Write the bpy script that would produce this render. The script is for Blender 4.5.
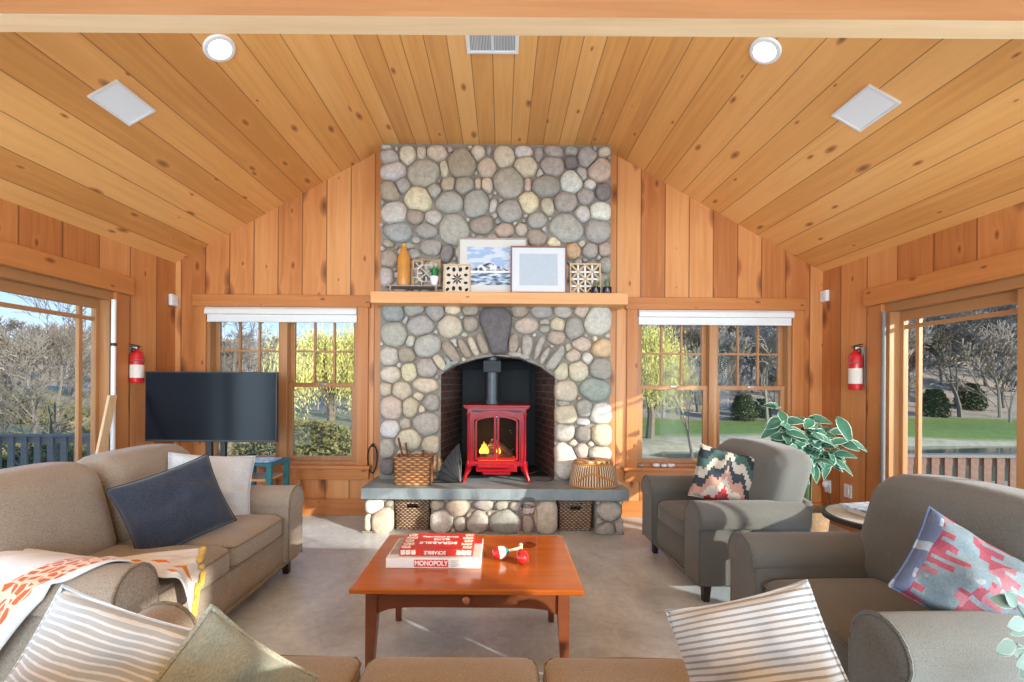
import bpy, bmesh, math, random
from mathutils import Vector, Matrix, Euler, noise
from math import pi, sin, cos, radians as R
random.seed(7)
scene = bpy.context.scene
for o in list(bpy.data.objects): bpy.data.objects.remove(o)
C = scene.collection

# ---------------------------------------------------------------- camera
F, VX, VY, H = 450.0, 502.0, 384.0, 1.30
ROLL = R(0.4)
cam_data = bpy.data.cameras.new('camera'); cam = bpy.data.objects.new('camera', cam_data); C.objects.link(cam)
cam.location = (0, 0, H)
cam.rotation_mode = 'XYZ'
cam.matrix_world = Matrix.Translation((0, 0, H)) @ Matrix.Rotation(-ROLL, 4, 'Y') @ Matrix.Rotation(pi/2, 4, 'X')
cam_data.sensor_width = 36; cam_data.lens = 36*F/1024
cam_data.shift_x = (512-VX)/1024; cam_data.shift_y = (VY-341)/1024
cam_data.clip_start = 0.05; cam_data.clip_end = 500
scene.camera = cam

# ---------------------------------------------------------------- world, sun, added fill lamps, exposure
vs = scene.view_settings
vs.view_transform = 'Standard'; vs.look = 'None'; vs.gamma = 1; vs.use_curve_mapping = False
vs.exposure = 0.24
world = bpy.data.worlds.new('sky'); scene.world = world; world.use_nodes = True
wn = world.node_tree; wn.nodes.clear()
_tc = wn.nodes.new('ShaderNodeTexCoord'); _sp = wn.nodes.new('ShaderNodeSeparateXYZ')
_cr = wn.nodes.new('ShaderNodeValToRGB'); _bg = wn.nodes.new('ShaderNodeBackground'); _wo = wn.nodes.new('ShaderNodeOutputWorld')
wn.links.new(_tc.outputs['Generated'], _sp.inputs[0]); wn.links.new(_sp.outputs['Z'], _cr.inputs[0])
_e = _cr.color_ramp.elements
_e[0].position = 0.0; _e[0].color = (0.62, 0.60, 0.55, 1)
_e[1].position = 0.6; _e[1].color = (0.14, 0.34, 0.80, 1)
_x = _e.new(0.02); _x.color = (0.66, 0.78, 0.93, 1)
_x = _e.new(0.16); _x.color = (0.36, 0.58, 0.90, 1)
wn.links.new(_cr.outputs[0], _bg.inputs[0]); _bg.inputs[1].default_value = 1.35
wn.links.new(_bg.outputs[0], _wo.inputs[0])

def light(name, kind, loc, energy, direction=None, color=(1, 1, 1), size=None, size_y=None, angle=None):
    l = bpy.data.lights.new(name, kind); l.energy = energy; l.color = color
    if kind == 'AREA':
        l.shape = 'RECTANGLE'; l.size = size; l.size_y = size_y
    if angle is not None: l.angle = angle
    o = bpy.data.objects.new(name, l); C.objects.link(o); o.location = loc
    if direction is not None: o.rotation_euler = Vector(direction).to_track_quat('-Z', 'Z').to_euler()
    return o
light('sun', 'SUN', (6, -6, 6), 6.3, (-1.0, 0.75, -0.335), (1.0, 0.93, 0.82), angle=R(0.8))
light('fill_rear', 'AREA', (0, -3.75, 1.55), 430, (0, 1, 0.22), (0.66, 0.85, 1.0), 5.2, 2.2)  # unseen area lamp behind the room, added to brighten the interior
light('daylight_boost_left', 'AREA', (-3.7, 0.4, 1.35), 215, (1, 0.25, 0.25), (0.64, 0.84, 1.0), 3.2, 2.0)  # added lamp outside the left glass door, boosts the daylight indoors
light('daylight_boost_right', 'AREA', (3.7, 0.3, 1.35), 215, (-1, 0.25, 0.25), (0.64, 0.84, 1.0), 3.2, 2.0)  # added lamp outside the right glass door, same daylight boost

# ---------------------------------------------------------------- pixel helpers (photo pixel -> point of the place)
def unroll(px, py):
    x, y = px-512, py-341
    return 512+x*cos(ROLL)+y*sin(ROLL), 341-x*sin(ROLL)+y*cos(ROLL)
def P(px, py, Y):
    u, v = unroll(px, py)
    return Vector(((u-VX)*Y/F, Y, H-(v-VY)*Y/F))
def ray(px, py):
    u, v = unroll(px, py); return Vector(((u-VX)/F, 1, -(v-VY)/F))
def PX(px, py, X):
    d = ray(px, py); t = X/d.x; return Vector((X, t, H+d.z*t))
def PZ(px, py, Z):
    d = ray(px, py); t = (Z-H)/d.z; return Vector((d.x*t, t, Z))

# ---------------------------------------------------------------- materials
MATS = {}
def new_mat(name):
    m = bpy.data.materials.new(name); m.use_nodes = True
    nt = m.node_tree; b = nt.nodes['Principled BSDF']
    MATS[name] = m
    return m, nt, b
def lnk(nt, a, b): nt.links.new(a, b)
def N(nt, t, **kw):
    n = nt.nodes.new(t)
    for k, v in kw.items(): setattr(n, k, v)
    return n
def math_n(nt, op, a, b=None, c=None, clamp=False):
    n = nt.nodes.new('ShaderNodeMath'); n.operation = op; n.use_clamp = clamp
    for i, v in enumerate((a, b, c)):
        if v is None: continue
        if isinstance(v, (int, float)): n.inputs[i].default_value = v
        else: nt.links.new(v, n.inputs[i])
    return n.outputs[0]
def mixc(nt, fac, a, b, mode='MIX'):
    n = nt.nodes.new('ShaderNodeMix'); n.data_type = 'RGBA'; n.blend_type = mode
    for i, v in ((0, fac), (6, a), (7, b)):
        if isinstance(v, (int, float)): n.inputs[i].default_value = v
        elif isinstance(v, tuple): n.inputs[i].default_value = v if len(v) == 4 else (*v, 1)
        else: nt.links.new(v, n.inputs[i])
    return n.outputs[2]
def bump(nt, b, h, strength=0.3, dist=0.01):
    n = nt.nodes.new('ShaderNodeBump'); n.inputs['Strength'].default_value = strength; n.inputs['Distance'].default_value = dist
    nt.links.new(h, n.inputs['Height']); nt.links.new(n.outputs[0], b.inputs['Normal'])
def plain(name, col, rough=0.5, metal=0.0, var=0.08, scale=30, bmp=0.0, coat=0.0, emit=None, es=1.0, spec=None):
    m, nt, b = new_mat(name)
    tc = N(nt, 'ShaderNodeTexCoord'); nz = N(nt, 'ShaderNodeTexNoise'); nz.inputs['Scale'].default_value = scale; nz.inputs['Detail'].default_value = 4
    lnk(nt, tc.outputs['Object'], nz.inputs['Vector'])
    d = tuple(c*(1-var*2) for c in col); l = tuple(min(1, c*(1+var*2)) for c in col)
    lnk(nt, mixc(nt, nz.outputs['Fac'], d, l), b.inputs['Base Color'])
    b.inputs['Roughness'].default_value = rough; b.inputs['Metallic'].default_value = metal
    b.inputs['Coat Weight'].default_value = coat
    if spec is not None: b.inputs['Specular IOR Level'].default_value = spec
    if bmp: bump(nt, b, nz.outputs['Fac'], bmp)
    if emit:
        b.inputs['Emission Color'].default_value = (*emit, 1); b.inputs['Emission Strength'].default_value = es
    return m

def pine(name, across, along, width, cols, slope=1.0, seam=0.012, knots=1.0, rough=0.42, off=0.0, seamdark=0.35, knotscale=1.0):
    """Boards of knotty pine; across/along are 'X','Y','Z'."""
    m, nt, b = new_mat(name)
    tc = N(nt, 'ShaderNodeTexCoord'); sp = N(nt, 'ShaderNodeSeparateXYZ'); lnk(nt, tc.outputs['Object'], sp.inputs[0])
    A = math_n(nt, 'MULTIPLY_ADD', sp.outputs[across], slope, off+50.0)
    L = sp.outputs[along]
    if width:
        u = math_n(nt, 'DIVIDE', A, width)
        idn = math_n(nt, 'FLOOR', u); fr = math_n(nt, 'FRACT', u)
    else:
        idn = math_n(nt, 'FLOOR', math_n(nt, 'MULTIPLY', A, 0.0)); fr = None
    wnz = N(nt, 'ShaderNodeTexWhiteNoise'); wnz.noise_dimensions = '1D'; lnk(nt, idn, wnz.inputs['W'])
    rnd = wnz.outputs['Value']
    L2 = math_n(nt, 'MULTIPLY_ADD', rnd, 37.0, L)
    # knots
    cv = N(nt, 'ShaderNodeCombineXYZ')
    lnk(nt, math_n(nt, 'MULTIPLY', A, 4.2*knotscale), cv.inputs[0]); lnk(nt, math_n(nt, 'MULTIPLY', L2, 1.9*knotscale), cv.inputs[1])
    vo = N(nt, 'ShaderNodeTexVoronoi'); vo.voronoi_dimensions = '2D'; vo.inputs['Scale'].default_value = 1.0
    lnk(nt, cv.outputs[0], vo.inputs['Vector'])
    sc = N(nt, 'ShaderNodeSeparateColor'); lnk(nt, vo.outputs['Color'], sc.inputs[0])
    size = math_n(nt, 'MULTIPLY', math_n(nt, 'SUBTRACT', sc.outputs[0], 0.34, clamp=True), 0.20*knots)
    kn = math_n(nt, 'SUBTRACT', 1.0, math_n(nt, 'DIVIDE', vo.outputs['Distance'], math_n(nt, 'MAXIMUM', size, 0.012)), clamp=True)
    halo = math_n(nt, 'SUBTRACT', 1.0, math_n(nt, 'DIVIDE', vo.outputs['Distance'], math_n(nt, 'MULTIPLY_ADD', size, 2.6, 0.02)), clamp=True)
    # grain
    gv = N(nt, 'ShaderNodeCombineXYZ')
    a2 = math_n(nt, 'MULTIPLY_ADD', math_n(nt, 'POWER', halo, 2.0), 0.06, A)
    lnk(nt, math_n(nt, 'MULTIPLY', a2, 26.0), gv.inputs[0]); lnk(nt, math_n(nt, 'MULTIPLY', L2, 1.3), gv.inputs[1]); lnk(nt, math_n(nt, 'MULTIPLY', rnd, 20.0), gv.inputs[2])
    g = N(nt, 'ShaderNodeTexNoise'); g.inputs['Scale'].default_value = 1.0; g.inputs['Detail'].default_value = 5; g.inputs['Distortion'].default_value = 0.6
    lnk(nt, gv.outputs[0], g.inputs['Vector'])
    gv2 = N(nt, 'ShaderNodeCombineXYZ')
    lnk(nt, math_n(nt, 'MULTIPLY', A, 3.0), gv2.inputs[0]); lnk(nt, math_n(nt, 'MULTIPLY', L2, 0.9), gv2.inputs[1])
    g2 = N(nt, 'ShaderNodeTexNoise'); g2.inputs['Scale'].default_value = 1.0; g2.inputs['Detail'].default_value = 3; lnk(nt, gv2.outputs[0], g2.inputs['Vector'])
    light_, mid, dark = cols
    cr = N(nt, 'ShaderNodeValToRGB'); e = cr.color_ramp.elements
    e[0].position = 0.28; e[0].color = (*dark, 1); e[1].position = 0.72; e[1].color = (*light_, 1)
    x = e.new(0.5); x.color = (*mid, 1)
    t = math_n(nt, 'ADD', math_n(nt, 'MULTIPLY', g.outputs['Fac'], 0.45), math_n(nt, 'ADD', math_n(nt, 'MULTIPLY', g2.outputs['Fac'], 0.22), math_n(nt, 'MULTIPLY_ADD', rnd, 0.42, -0.05)))
    lnk(nt, t, cr.inputs[0])
    col = cr.outputs[0]
    col = mixc(nt, math_n(nt, 'MULTIPLY', math_n(nt, 'POWER', halo, 1.5), 0.55), col, (light_[0]*1.0, light_[1]*0.80, light_[2]*0.7))
    col = mixc(nt, math_n(nt, 'MULTIPLY', math_n(nt, 'POWER', kn, 0.7), 0.9, clamp=True), col, (dark[0]*0.26, dark[1]*0.17, dark[2]*0.16))
    if fr is not None and seam:
        ed = math_n(nt, 'ABSOLUTE', math_n(nt, 'SUBTRACT', fr, 0.5))
        sm = math_n(nt, 'GREATER_THAN', ed, 0.5-seam/width/2)
        col = mixc(nt, math_n(nt, 'MULTIPLY', sm, 1-seamdark), col, (dark[0]*0.3, dark[1]*0.25, dark[2]*0.25))
        h = math_n(nt, 'SUBTRACT', math_n(nt, 'MULTIPLY', g.outputs['Fac'], 0.12), sm)
        bump(nt, b, h, 0.5, 0.004)
    else:
        bump(nt, b, g.outputs['Fac'], 0.12, 0.004)
    lnk(nt, col, b.inputs['Base Color']); b.inputs['Roughness'].default_value = rough
    return m

PINE_W = ((0.74, 0.345, 0.125), (0.62, 0.245, 0.075), (0.45, 0.15, 0.04))
PINE_C = ((0.90, 0.47, 0.16), (0.80, 0.38, 0.11), (0.66, 0.285, 0.075))
PINE_T = ((0.64, 0.26, 0.08), (0.52, 0.19, 0.05), (0.38, 0.125, 0.033))
m_wall_x = pine('pine_boards_back', 'X', 'Z', 0.238, PINE_W, off=0.05, knots=2.3)
m_wall_y = pine('pine_boards_side', 'Y', 'Z', 0.30, PINE_W, off=0.11, knots=2.0)
m_ceil_s = pine('pine_ceiling_slope', 'X', 'Y', 0.215, PINE_C, slope=1.155, seam=0.007)
m_ceil_f = pine('pine_ceiling_flat', 'X', 'Y', 0.15, PINE_C, seam=0.007, off=0.03)
m_trim_h = pine('pine_trim_horizontal', 'Z', 'X', 0, PINE_T, knots=0.7)
m_trim_v = pine('pine_trim_vertical', 'X', 'Z', 0, PINE_T, knots=0.7)
m_trim_y = pine('pine_trim_depth', 'Z', 'Y', 0, PINE_T, knots=0.7)
m_sash = pine('fir_sash', 'X', 'Z', 0, ((0.55, 0.27, 0.10), (0.42, 0.19, 0.07), (0.30, 0.12, 0.04)), knots=0.0)
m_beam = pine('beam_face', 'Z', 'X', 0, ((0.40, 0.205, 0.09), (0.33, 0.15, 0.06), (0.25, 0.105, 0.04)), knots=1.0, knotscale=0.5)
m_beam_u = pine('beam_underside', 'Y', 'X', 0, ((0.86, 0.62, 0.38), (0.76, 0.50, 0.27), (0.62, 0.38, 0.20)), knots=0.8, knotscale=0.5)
m_mantel = pine('mantel_pine', 'Z', 'X', 0, ((0.80, 0.42, 0.17), (0.70, 0.33, 0.12), (0.55, 0.22, 0.07)), knots=0.6)

m_white = plain('white_paint', (0.80, 0.79, 0.76), 0.45, var=0.02)
m_whitep = plain('white_plastic', (0.85, 0.85, 0.84), 0.35, var=0.01)
m_black = plain('black_metal', (0.012, 0.012, 0.014), 0.45, var=0.1)
m_blackiron = plain('cast_iron', (0.02, 0.021, 0.024), 0.55, 0.3, var=0.2, bmp=0.1)
m_redenamel = plain('red_enamel', (0.33, 0.001, 0.006), 0.32, var=0.04, coat=0.1, spec=0.3)
m_redpaint = plain('red_extinguisher_paint', (0.60, 0.01, 0.015), 0.25, var=0.03, coat=0.4)
m_steel = plain('steel', (0.45, 0.46, 0.48), 0.3, 0.9)
m_flue = plain('flue_steel', (0.05, 0.055, 0.06), 0.35, 0.6)
m_slate = plain('bluestone', (0.24, 0.285, 0.30), 0.55, var=0.16, scale=9, bmp=0.25)
m_screen = plain('tv_screen', (0.005, 0.006, 0.011), 0.16, var=0.0, spec=0.12)
m_tvedge = plain('tv_bezel', (0.02, 0.02, 0.022), 0.4)
m_teal = plain('teal_paint', (0.02, 0.17, 0.20), 0.5)
m_creamp = plain('cream_paper', (0.80, 0.74, 0.64), 0.7, var=0.02)

def fabric(name, c1, c2, scale=260, bmp=0.35, stretch=(1, 1, 1), rough=0.95, sheen=0.25):
    m, nt, b = new_mat(name)
    tc = N(nt, 'ShaderNodeTexCoord'); mp = N(nt, 'ShaderNodeMapping'); mp.inputs['Scale'].default_value = stretch
    lnk(nt, tc.outputs['Object'], mp.inputs[0])
    nz = N(nt, 'ShaderNodeTexNoise'); nz.inputs['Scale'].default_value = scale; nz.inputs['Detail'].default_value = 3
    lnk(nt, mp.outputs[0], nz.inputs['Vector'])
    big = N(nt, 'ShaderNodeTexNoise'); big.inputs['Scale'].default_value = 5; lnk(nt, tc.outputs['Object'], big.inputs['Vector'])
    cr = N(nt, 'ShaderNodeValToRGB'); e = cr.color_ramp.elements
    e[0].position = 0.35; e[0].color = (*c1, 1); e[1].position = 0.65; e[1].color = (*c2, 1)
    lnk(nt, nz.outputs['Fac'], cr.inputs[0])
    k = math_n(nt, 'MULTIPLY_ADD', big.outputs['Fac'], 0.3, 0.85)
    mc = N(nt, 'ShaderNodeVectorMath'); mc.operation = 'SCALE'; lnk(nt, cr.outputs[0], mc.inputs[0]); lnk(nt, k, mc.inputs['Scale'])
    lnk(nt, mc.outputs[0], b.inputs['Base Color'])
    b.inputs['Roughness'].default_value = rough; b.inputs['Sheen Weight'].default_value = sheen
    bump(nt, b, nz.outputs['Fac'], bmp, 0.003)
    return m
m_beige = fabric('beige_weave', (0.225, 0.18, 0.135), (0.41, 0.34, 0.265), 420, stretch=(1, 1, 0.3))
m_grey = fabric('grey_green_weave', (0.072, 0.072, 0.064), (0.155, 0.153, 0.14), 480)
m_navy = fabric('navy_weave', (0.008, 0.012, 0.024), (0.042, 0.052, 0.080), 300)
m_creamf = fabric('cream_knit', (0.48, 0.51, 0.53), (0.72, 0.75, 0.77), 260)
m_sage = fabric('sage_linen', (0.22, 0.24, 0.185), (0.34, 0.36, 0.29), 420, stretch=(1, 1, 0.25))
m_sagep = fabric('sage_piping', (0.26, 0.27, 0.21), (0.42, 0.43, 0.35), 200)
m_beigep = fabric('beige_piping', (0.13, 0.095, 0.06), (0.25, 0.20, 0.14), 200)
m_greyp = fabric('grey_piping', (0.06, 0.056, 0.046), (0.13, 0.125, 0.11), 200)
m_yellowpom = fabric('yellow_wool', (0.55, 0.34, 0.03), (0.80, 0.58, 0.12), 200)
m_darkwood = plain('dark_leg_wood', (0.03, 0.014, 0.008), 0.4)

def stripes(name, base, line, freq, axis='X', duty=0.25, extra=None):
    m, nt, b = new_mat(name)
    tc = N(nt, 'ShaderNodeTexCoord'); sp = N(nt, 'ShaderNodeSeparateXYZ'); lnk(nt, tc.outputs['Object'], sp.inputs[0])
    nz = N(nt, 'ShaderNodeTexNoise'); nz.inputs['Scale'].default_value = 90; lnk(nt, tc.outputs['Object'], nz.inputs['Vector'])
    w = math_n(nt, 'MULTIPLY_ADD', nz.outputs['Fac'], 0.10, math_n(nt, 'MULTIPLY', sp.outputs[axis], freq))
    fr = math_n(nt, 'FRACT', w)
    s = math_n(nt, 'LESS_THAN', fr, duty)
    c = mixc(nt, s, base, line)
    c = mixc(nt, math_n(nt, 'MULTIPLY', nz.outputs['Fac'], 0.25), c, (0.35, 0.34, 0.32))
    lnk(nt, c, b.inputs['Base Color']); b.inputs['Roughness'].default_value = 0.95; b.inputs['Sheen Weight'].default_value = 0.2
    bump(nt, b, nz.outputs['Fac'], 0.3, 0.003)
    return m
m_stripe = stripes('grey_fabric_white_stripes', (0.44, 0.485, 0.52), (0.76, 0.80, 0.83), 82, 'Z', 0.34)
m_stripe2 = stripes('cream_fabric_taupe_stripes', (0.62, 0.65, 0.67), (0.27, 0.275, 0.265), 80, 'Z', 0.36)

def glass_mat(name, tint=(1, 1, 1), refl=1.0):
    m, nt, b = new_mat(name); nt.nodes.remove(b)
    out = nt.nodes['Material Output']
    tr = N(nt, 'ShaderNodeBsdfTransparent'); tr.inputs[0].default_value = (*tint, 1)
    gl = N(nt, 'ShaderNodeBsdfGlossy'); gl.inputs['Roughness'].default_value = 0.02
    lw = N(nt, 'ShaderNodeLayerWeight'); lw.inputs[0].default_value = 0.5
    fr = math_n(nt, 'MULTIPLY_ADD', math_n(nt, 'POWER', lw.outputs['Facing'], 4.0), 0.7, 0.005, clamp=True)
    mx = N(nt, 'ShaderNodeMixShader')
    lnk(nt, math_n(nt, 'MULTIPLY', fr, refl, clamp=True), mx.inputs[0]); lnk(nt, tr.outputs[0], mx.inputs[1]); lnk(nt, gl.outputs[0], mx.inputs[2])
    lnk(nt, mx.outputs[0], out.inputs[0])
    return m
m_glass = glass_mat('window_glass', (0.97, 0.98, 0.97))
m_stoveglass = glass_mat('stove_glass', (0.85, 0.83, 0.8), 1.5)
m_bottle = glass_mat('rose_plastic', (0.975, 0.93, 0.93), 3.0)

# stones: colour kept per stone in a colour attribute
def stone_mat():
    m, nt, b = new_mat('river_stones')
    at = N(nt, 'ShaderNodeAttribute'); at.attribute_name = 'stone'
    tc = N(nt, 'ShaderNodeTexCoord')
    nz = N(nt, 'ShaderNodeTexNoise'); nz.inputs['Scale'].default_value = 22; nz.inputs['Detail'].default_value = 6; nz.inputs['Roughness'].default_value = 0.7
    sp = N(nt, 'ShaderNodeTexNoise'); sp.inputs['Scale'].default_value = 120; sp.inputs['Detail'].default_value = 3
    for n in (nz, sp): lnk(nt, tc.outputs['Object'], n.inputs['Vector'])
    k = math_n(nt, 'MULTIPLY_ADD', nz.outputs['Fac'], 1.25, 0.36)
    mc = N(nt, 'ShaderNodeVectorMath'); mc.operation = 'SCALE'; lnk(nt, at.outputs['Color'], mc.inputs[0]); lnk(nt, k, mc.inputs['Scale'])
    c = mixc(nt, math_n(nt, 'MULTIPLY', math_n(nt, 'GREATER_THAN', sp.outputs['Fac'], 0.62), 0.35), mc.outputs[0], (0.12, 0.11, 0.10))
    lnk(nt, c, b.inputs['Base Color']); b.inputs['Roughness'].default_value = 0.75
    bump(nt, b, math_n(nt, 'ADD', nz.outputs['Fac'], math_n(nt, 'MULTIPLY', sp.outputs['Fac'], 0.3)), 0.45, 0.012)
    return m
m_stone = stone_mat()
m_mortar = plain('mortar', (0.27, 0.24, 0.20), 0.95, var=0.2, scale=60, bmp=0.5)

def brick_mat():
    m, nt, b = new_mat('fire_brick')
    tc = N(nt, 'ShaderNodeTexCoord'); sp = N(nt, 'ShaderNodeSeparateXYZ'); lnk(nt, tc.outputs['Object'], sp.inputs[0])
    cv = N(nt, 'ShaderNodeCombineXYZ'); lnk(nt, math_n(nt, 'ADD', sp.outputs['X'], sp.outputs['Y']), cv.inputs[0]); lnk(nt, sp.outputs['Z'], cv.inputs[1])
    br = N(nt, 'ShaderNodeTexBrick'); br.inputs['Scale'].default_value = 1.0
    br.inputs['Brick Width'].default_value = 0.20; br.inputs['Row Height'].default_value = 0.068; br.inputs['Mortar Size'].default_value = 0.006
    br.inputs['Color1'].default_value = (0.13, 0.055, 0.035, 1); br.inputs['Color2'].default_value = (0.075, 0.035, 0.026, 1); br.inputs['Mortar'].default_value = (0.16, 0.13, 0.11, 1)
    lnk(nt, cv.outputs[0], br.inputs['Vector']); lnk(nt, br.outputs['Color'], b.inputs['Base Color']); b.inputs['Roughness'].default_value = 0.9
    bump(nt, b, br.outputs['Fac'], -0.4, 0.01)
    return m
m_brick = brick_mat()
m_soot = plain('soot_lining', (0.012, 0.012, 0.013), 0.8, var=0.3, scale=8, bmp=0.2)

def floor_mat():
    m, nt, b = new_mat('polished_concrete')
    tc = N(nt, 'ShaderNodeTexCoord')
    a = N(nt, 'ShaderNodeTexNoise'); a.inputs['Scale'].default_value = 1.6; a.inputs['Detail'].default_value = 8; a.inputs['Distortion'].default_value = 0.8
    c = N(nt, 'ShaderNodeTexNoise'); c.inputs['Scale'].default_value = 14; c.inputs['Detail'].default_value = 6; c.inputs['Distortion'].default_value = 1.5
    for n in (a, c): lnk(nt, tc.outputs['Object'], n.inputs['Vector'])
    f = math_n(nt, 'MULTIPLY_ADD', a.outputs['Fac'], 0.7, math_n(nt, 'MULTIPLY', c.outputs['Fac'], 0.3))
    cr = N(nt, 'ShaderNodeValToRGB'); e = cr.color_ramp.elements
    e[0].position = 0.35; e[0].color = (0.36, 0.40, 0.43, 1); e[1].position = 0.65; e[1].color = (0.68, 0.75, 0.81, 1)
    lnk(nt, f, cr.inputs[0]); lnk(nt, cr.outputs[0], b.inputs['Base Color'])
    lnk(nt, math_n(nt, 'MULTIPLY_ADD', c.outputs['Fac'], 0.25, 0.22), b.inputs['Roughness'])
    return m
m_floor = floor_mat()

def wicker(name, c1, c2, sx, sz):
    m, nt, b = new_mat(name)
    tc = N(nt, 'ShaderNodeTexCoord'); sp = N(nt, 'ShaderNodeSeparateXYZ'); lnk(nt, tc.outputs['Object'], sp.inputs[0])
    u = math_n(nt, 'MULTIPLY', math_n(nt, 'ADD', sp.outputs['X'], sp.outputs['Y']), sx)
    v = math_n(nt, 'MULTIPLY', sp.outputs['Z'], sz)
    row = math_n(nt, 'FLOOR', v)
    s = math_n(nt, 'SINE', math_n(nt, 'MULTIPLY_ADD', row, pi, math_n(nt, 'MULTIPLY', u, pi)))
    rr = math_n(nt, 'SINE', math_n(nt, 'MULTIPLY', math_n(nt, 'FRACT', v), pi))
    h = math_n(nt, 'MULTIPLY', math_n(nt, 'MULTIPLY_ADD', s, 0.5, 0.5), rr)
    nz = N(nt, 'ShaderNodeTexNoise'); nz.inputs['Scale'].default_value = 60; lnk(nt, tc.outputs['Object'], nz.inputs['Vector'])
    f = math_n(nt, 'ADD', h, math_n(nt, 'MULTIPLY_ADD', nz.outputs['Fac'], 0.8, -0.4), clamp=True)
    lnk(nt, mixc(nt, f, c1, c2), b.inputs['Base Color']); b.inputs['Roughness'].default_value = 0.6
    bump(nt, b, h, 0.8, 0.01)
    return m
m_wicker = wicker('honey_wicker', (0.22, 0.08, 0.025), (0.78, 0.40, 0.16), 26, 45)
m_wickerd = wicker('brown_seagrass', (0.08, 0.04, 0.022), (0.62, 0.42, 0.28), 50, 62)

def cherry(name, c1, c2, rough=0.18):
    m, nt, b = new_mat(name)
    tc = N(nt, 'ShaderNodeTexCoord'); mp = N(nt, 'ShaderNodeMapping'); mp.inputs['Scale'].default_value = (1.2, 10, 10)
    lnk(nt, tc.outputs['Object'], mp.inputs[0])
    nz = N(nt, 'ShaderNodeTexNoise'); nz.inputs['Scale'].default_value = 1.5; nz.inputs['Detail'].default_value = 5; nz.inputs['Distortion'].default_value = 0.5
    lnk(nt, mp.outputs[0], nz.inputs['Vector'])
    lnk(nt, mixc(nt, nz.outputs['Fac'], c1, c2), b.inputs['Base Color']); b.inputs['Roughness'].default_value = rough
    b.inputs['Coat Weight'].default_value = 0.3; b.inputs['Coat Roughness'].default_value = 0.1
    return m
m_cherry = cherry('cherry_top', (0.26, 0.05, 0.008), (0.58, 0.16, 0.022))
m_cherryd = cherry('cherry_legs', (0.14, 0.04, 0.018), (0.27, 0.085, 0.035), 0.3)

# ---------------------------------------------------------------- mesh helpers
def setmi(bm, n0, mi):
    bm.faces.ensure_lookup_table()
    for f in bm.faces[n0:]: f.material_index = mi
def bx(bm, x0, x1, y0, y1, z0, z1, bev=0, mi=0, rot=None, seg=2):
    n0 = len(bm.faces)
    c = Vector(((x0+x1)/2, (y0+y1)/2, (z0+z1)/2))
    j = random.uniform(0.0001, 0.0007)   # no two faces share a plane exactly
    x0, x1, y0, y1, z0, z1 = min(x0, x1)-j, max(x0, x1)+j, min(y0, y1)-j, max(y0, y1)+j, min(z0, z1)-j, max(z0, z1)+j
    M = Matrix.Translation(c) @ (rot.to_4x4() if rot else Matrix.Identity(4)) @ Matrix.Diagonal((abs(x1-x0), abs(y1-y0), abs(z1-z0), 1))
    r = bmesh.ops.create_cube(bm, size=1, matrix=M)
    if bev:
        es = list({e for v in r['verts'] for e in v.link_edges})
        bmesh.ops.bevel(bm, geom=es, offset=bev, segments=seg, profile=0.5, affect='EDGES')
    if mi: setmi(bm, n0, mi)
def tube(bm, pts, rs, n=8, mi=0, caps=True):
    n0 = len(bm.faces)
    pts = [Vector(p) for p in pts]
    if isinstance(rs, (int, float)): rs = [rs]*len(pts)
    rings = []; prev = None
    for i, p in enumerate(pts):
        d = (pts[min(i+1, len(pts)-1)]-pts[max(i-1, 0)])
        if d.length < 1e-9: d = Vector((0, 0, 1))
        d.normalize()
        if prev is None:
            a = d.orthogonal().normalized()
        else:
            a = prev - d*prev.dot(d)
            a = a.normalized() if a.length > 1e-6 else d.orthogonal().normalized()
        prev = a; b = d.cross(a)
        rings.append([bm.verts.new(p+(a*cos(2*pi*k/n)+b*sin(2*pi*k/n))*rs[i]) for k in range(n)])
    for r0, r1 in zip(rings, rings[1:]):
        for k in range(n): bm.faces.new((r0[k], r0[(k+1) % n], r1[(k+1) % n], r1[k]))
    if caps:
        bm.faces.new(rings[0][::-1]); bm.faces.new(rings[-1])
    if mi: setmi(bm, n0, mi)
def lathe(bm, prof, c=(0, 0, 0), n=24, mi=0, sx=1, sy=1):
    n0 = len(bm.faces); c = Vector(c); rings = []
    for r, z in prof:
        if r < 1e-5: rings.append([bm.verts.new(c+Vector((0, 0, z)))])
        else: rings.append([bm.verts.new(c+Vector((r*cos(2*pi*k/n)*sx, r*sin(2*pi*k/n)*sy, z))) for k in range(n)])
    for a, b in zip(rings, rings[1:]):
        for k in range(n):
            k2 = (k+1) % n
            if len(a) == 1 and len(b) == 1: continue
            if len(a) == 1: bm.faces.new((a[0], b[k2], b[k]))
            elif len(b) == 1: bm.faces.new((a[k], a[k2], b[0]))
            else: bm.faces.new((a[k], a[k2], b[k2], b[k]))
    if len(rings[0]) > 1: bm.faces.new(rings[0][::-1])
    if len(rings[-1]) > 1: bm.faces.new(rings[-1])
    if mi: setmi(bm, n0, mi)
def prism(bm, pts, off, mi=0):
    """extrude a closed 3D polygon by vector off"""
    n0 = len(bm.faces); off = Vector(off)
    a = [bm.verts.new(Vector(p)) for p in pts]; b = [bm.verts.new(Vector(p)+off) for p in pts]
    n = len(a)
    bm.faces.new(a[::-1]); bm.faces.new(b)
    for k in range(n): bm.faces.new((a[k], a[(k+1) % n], b[(k+1) % n], b[k]))
    if mi: setmi(bm, n0, mi)
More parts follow.
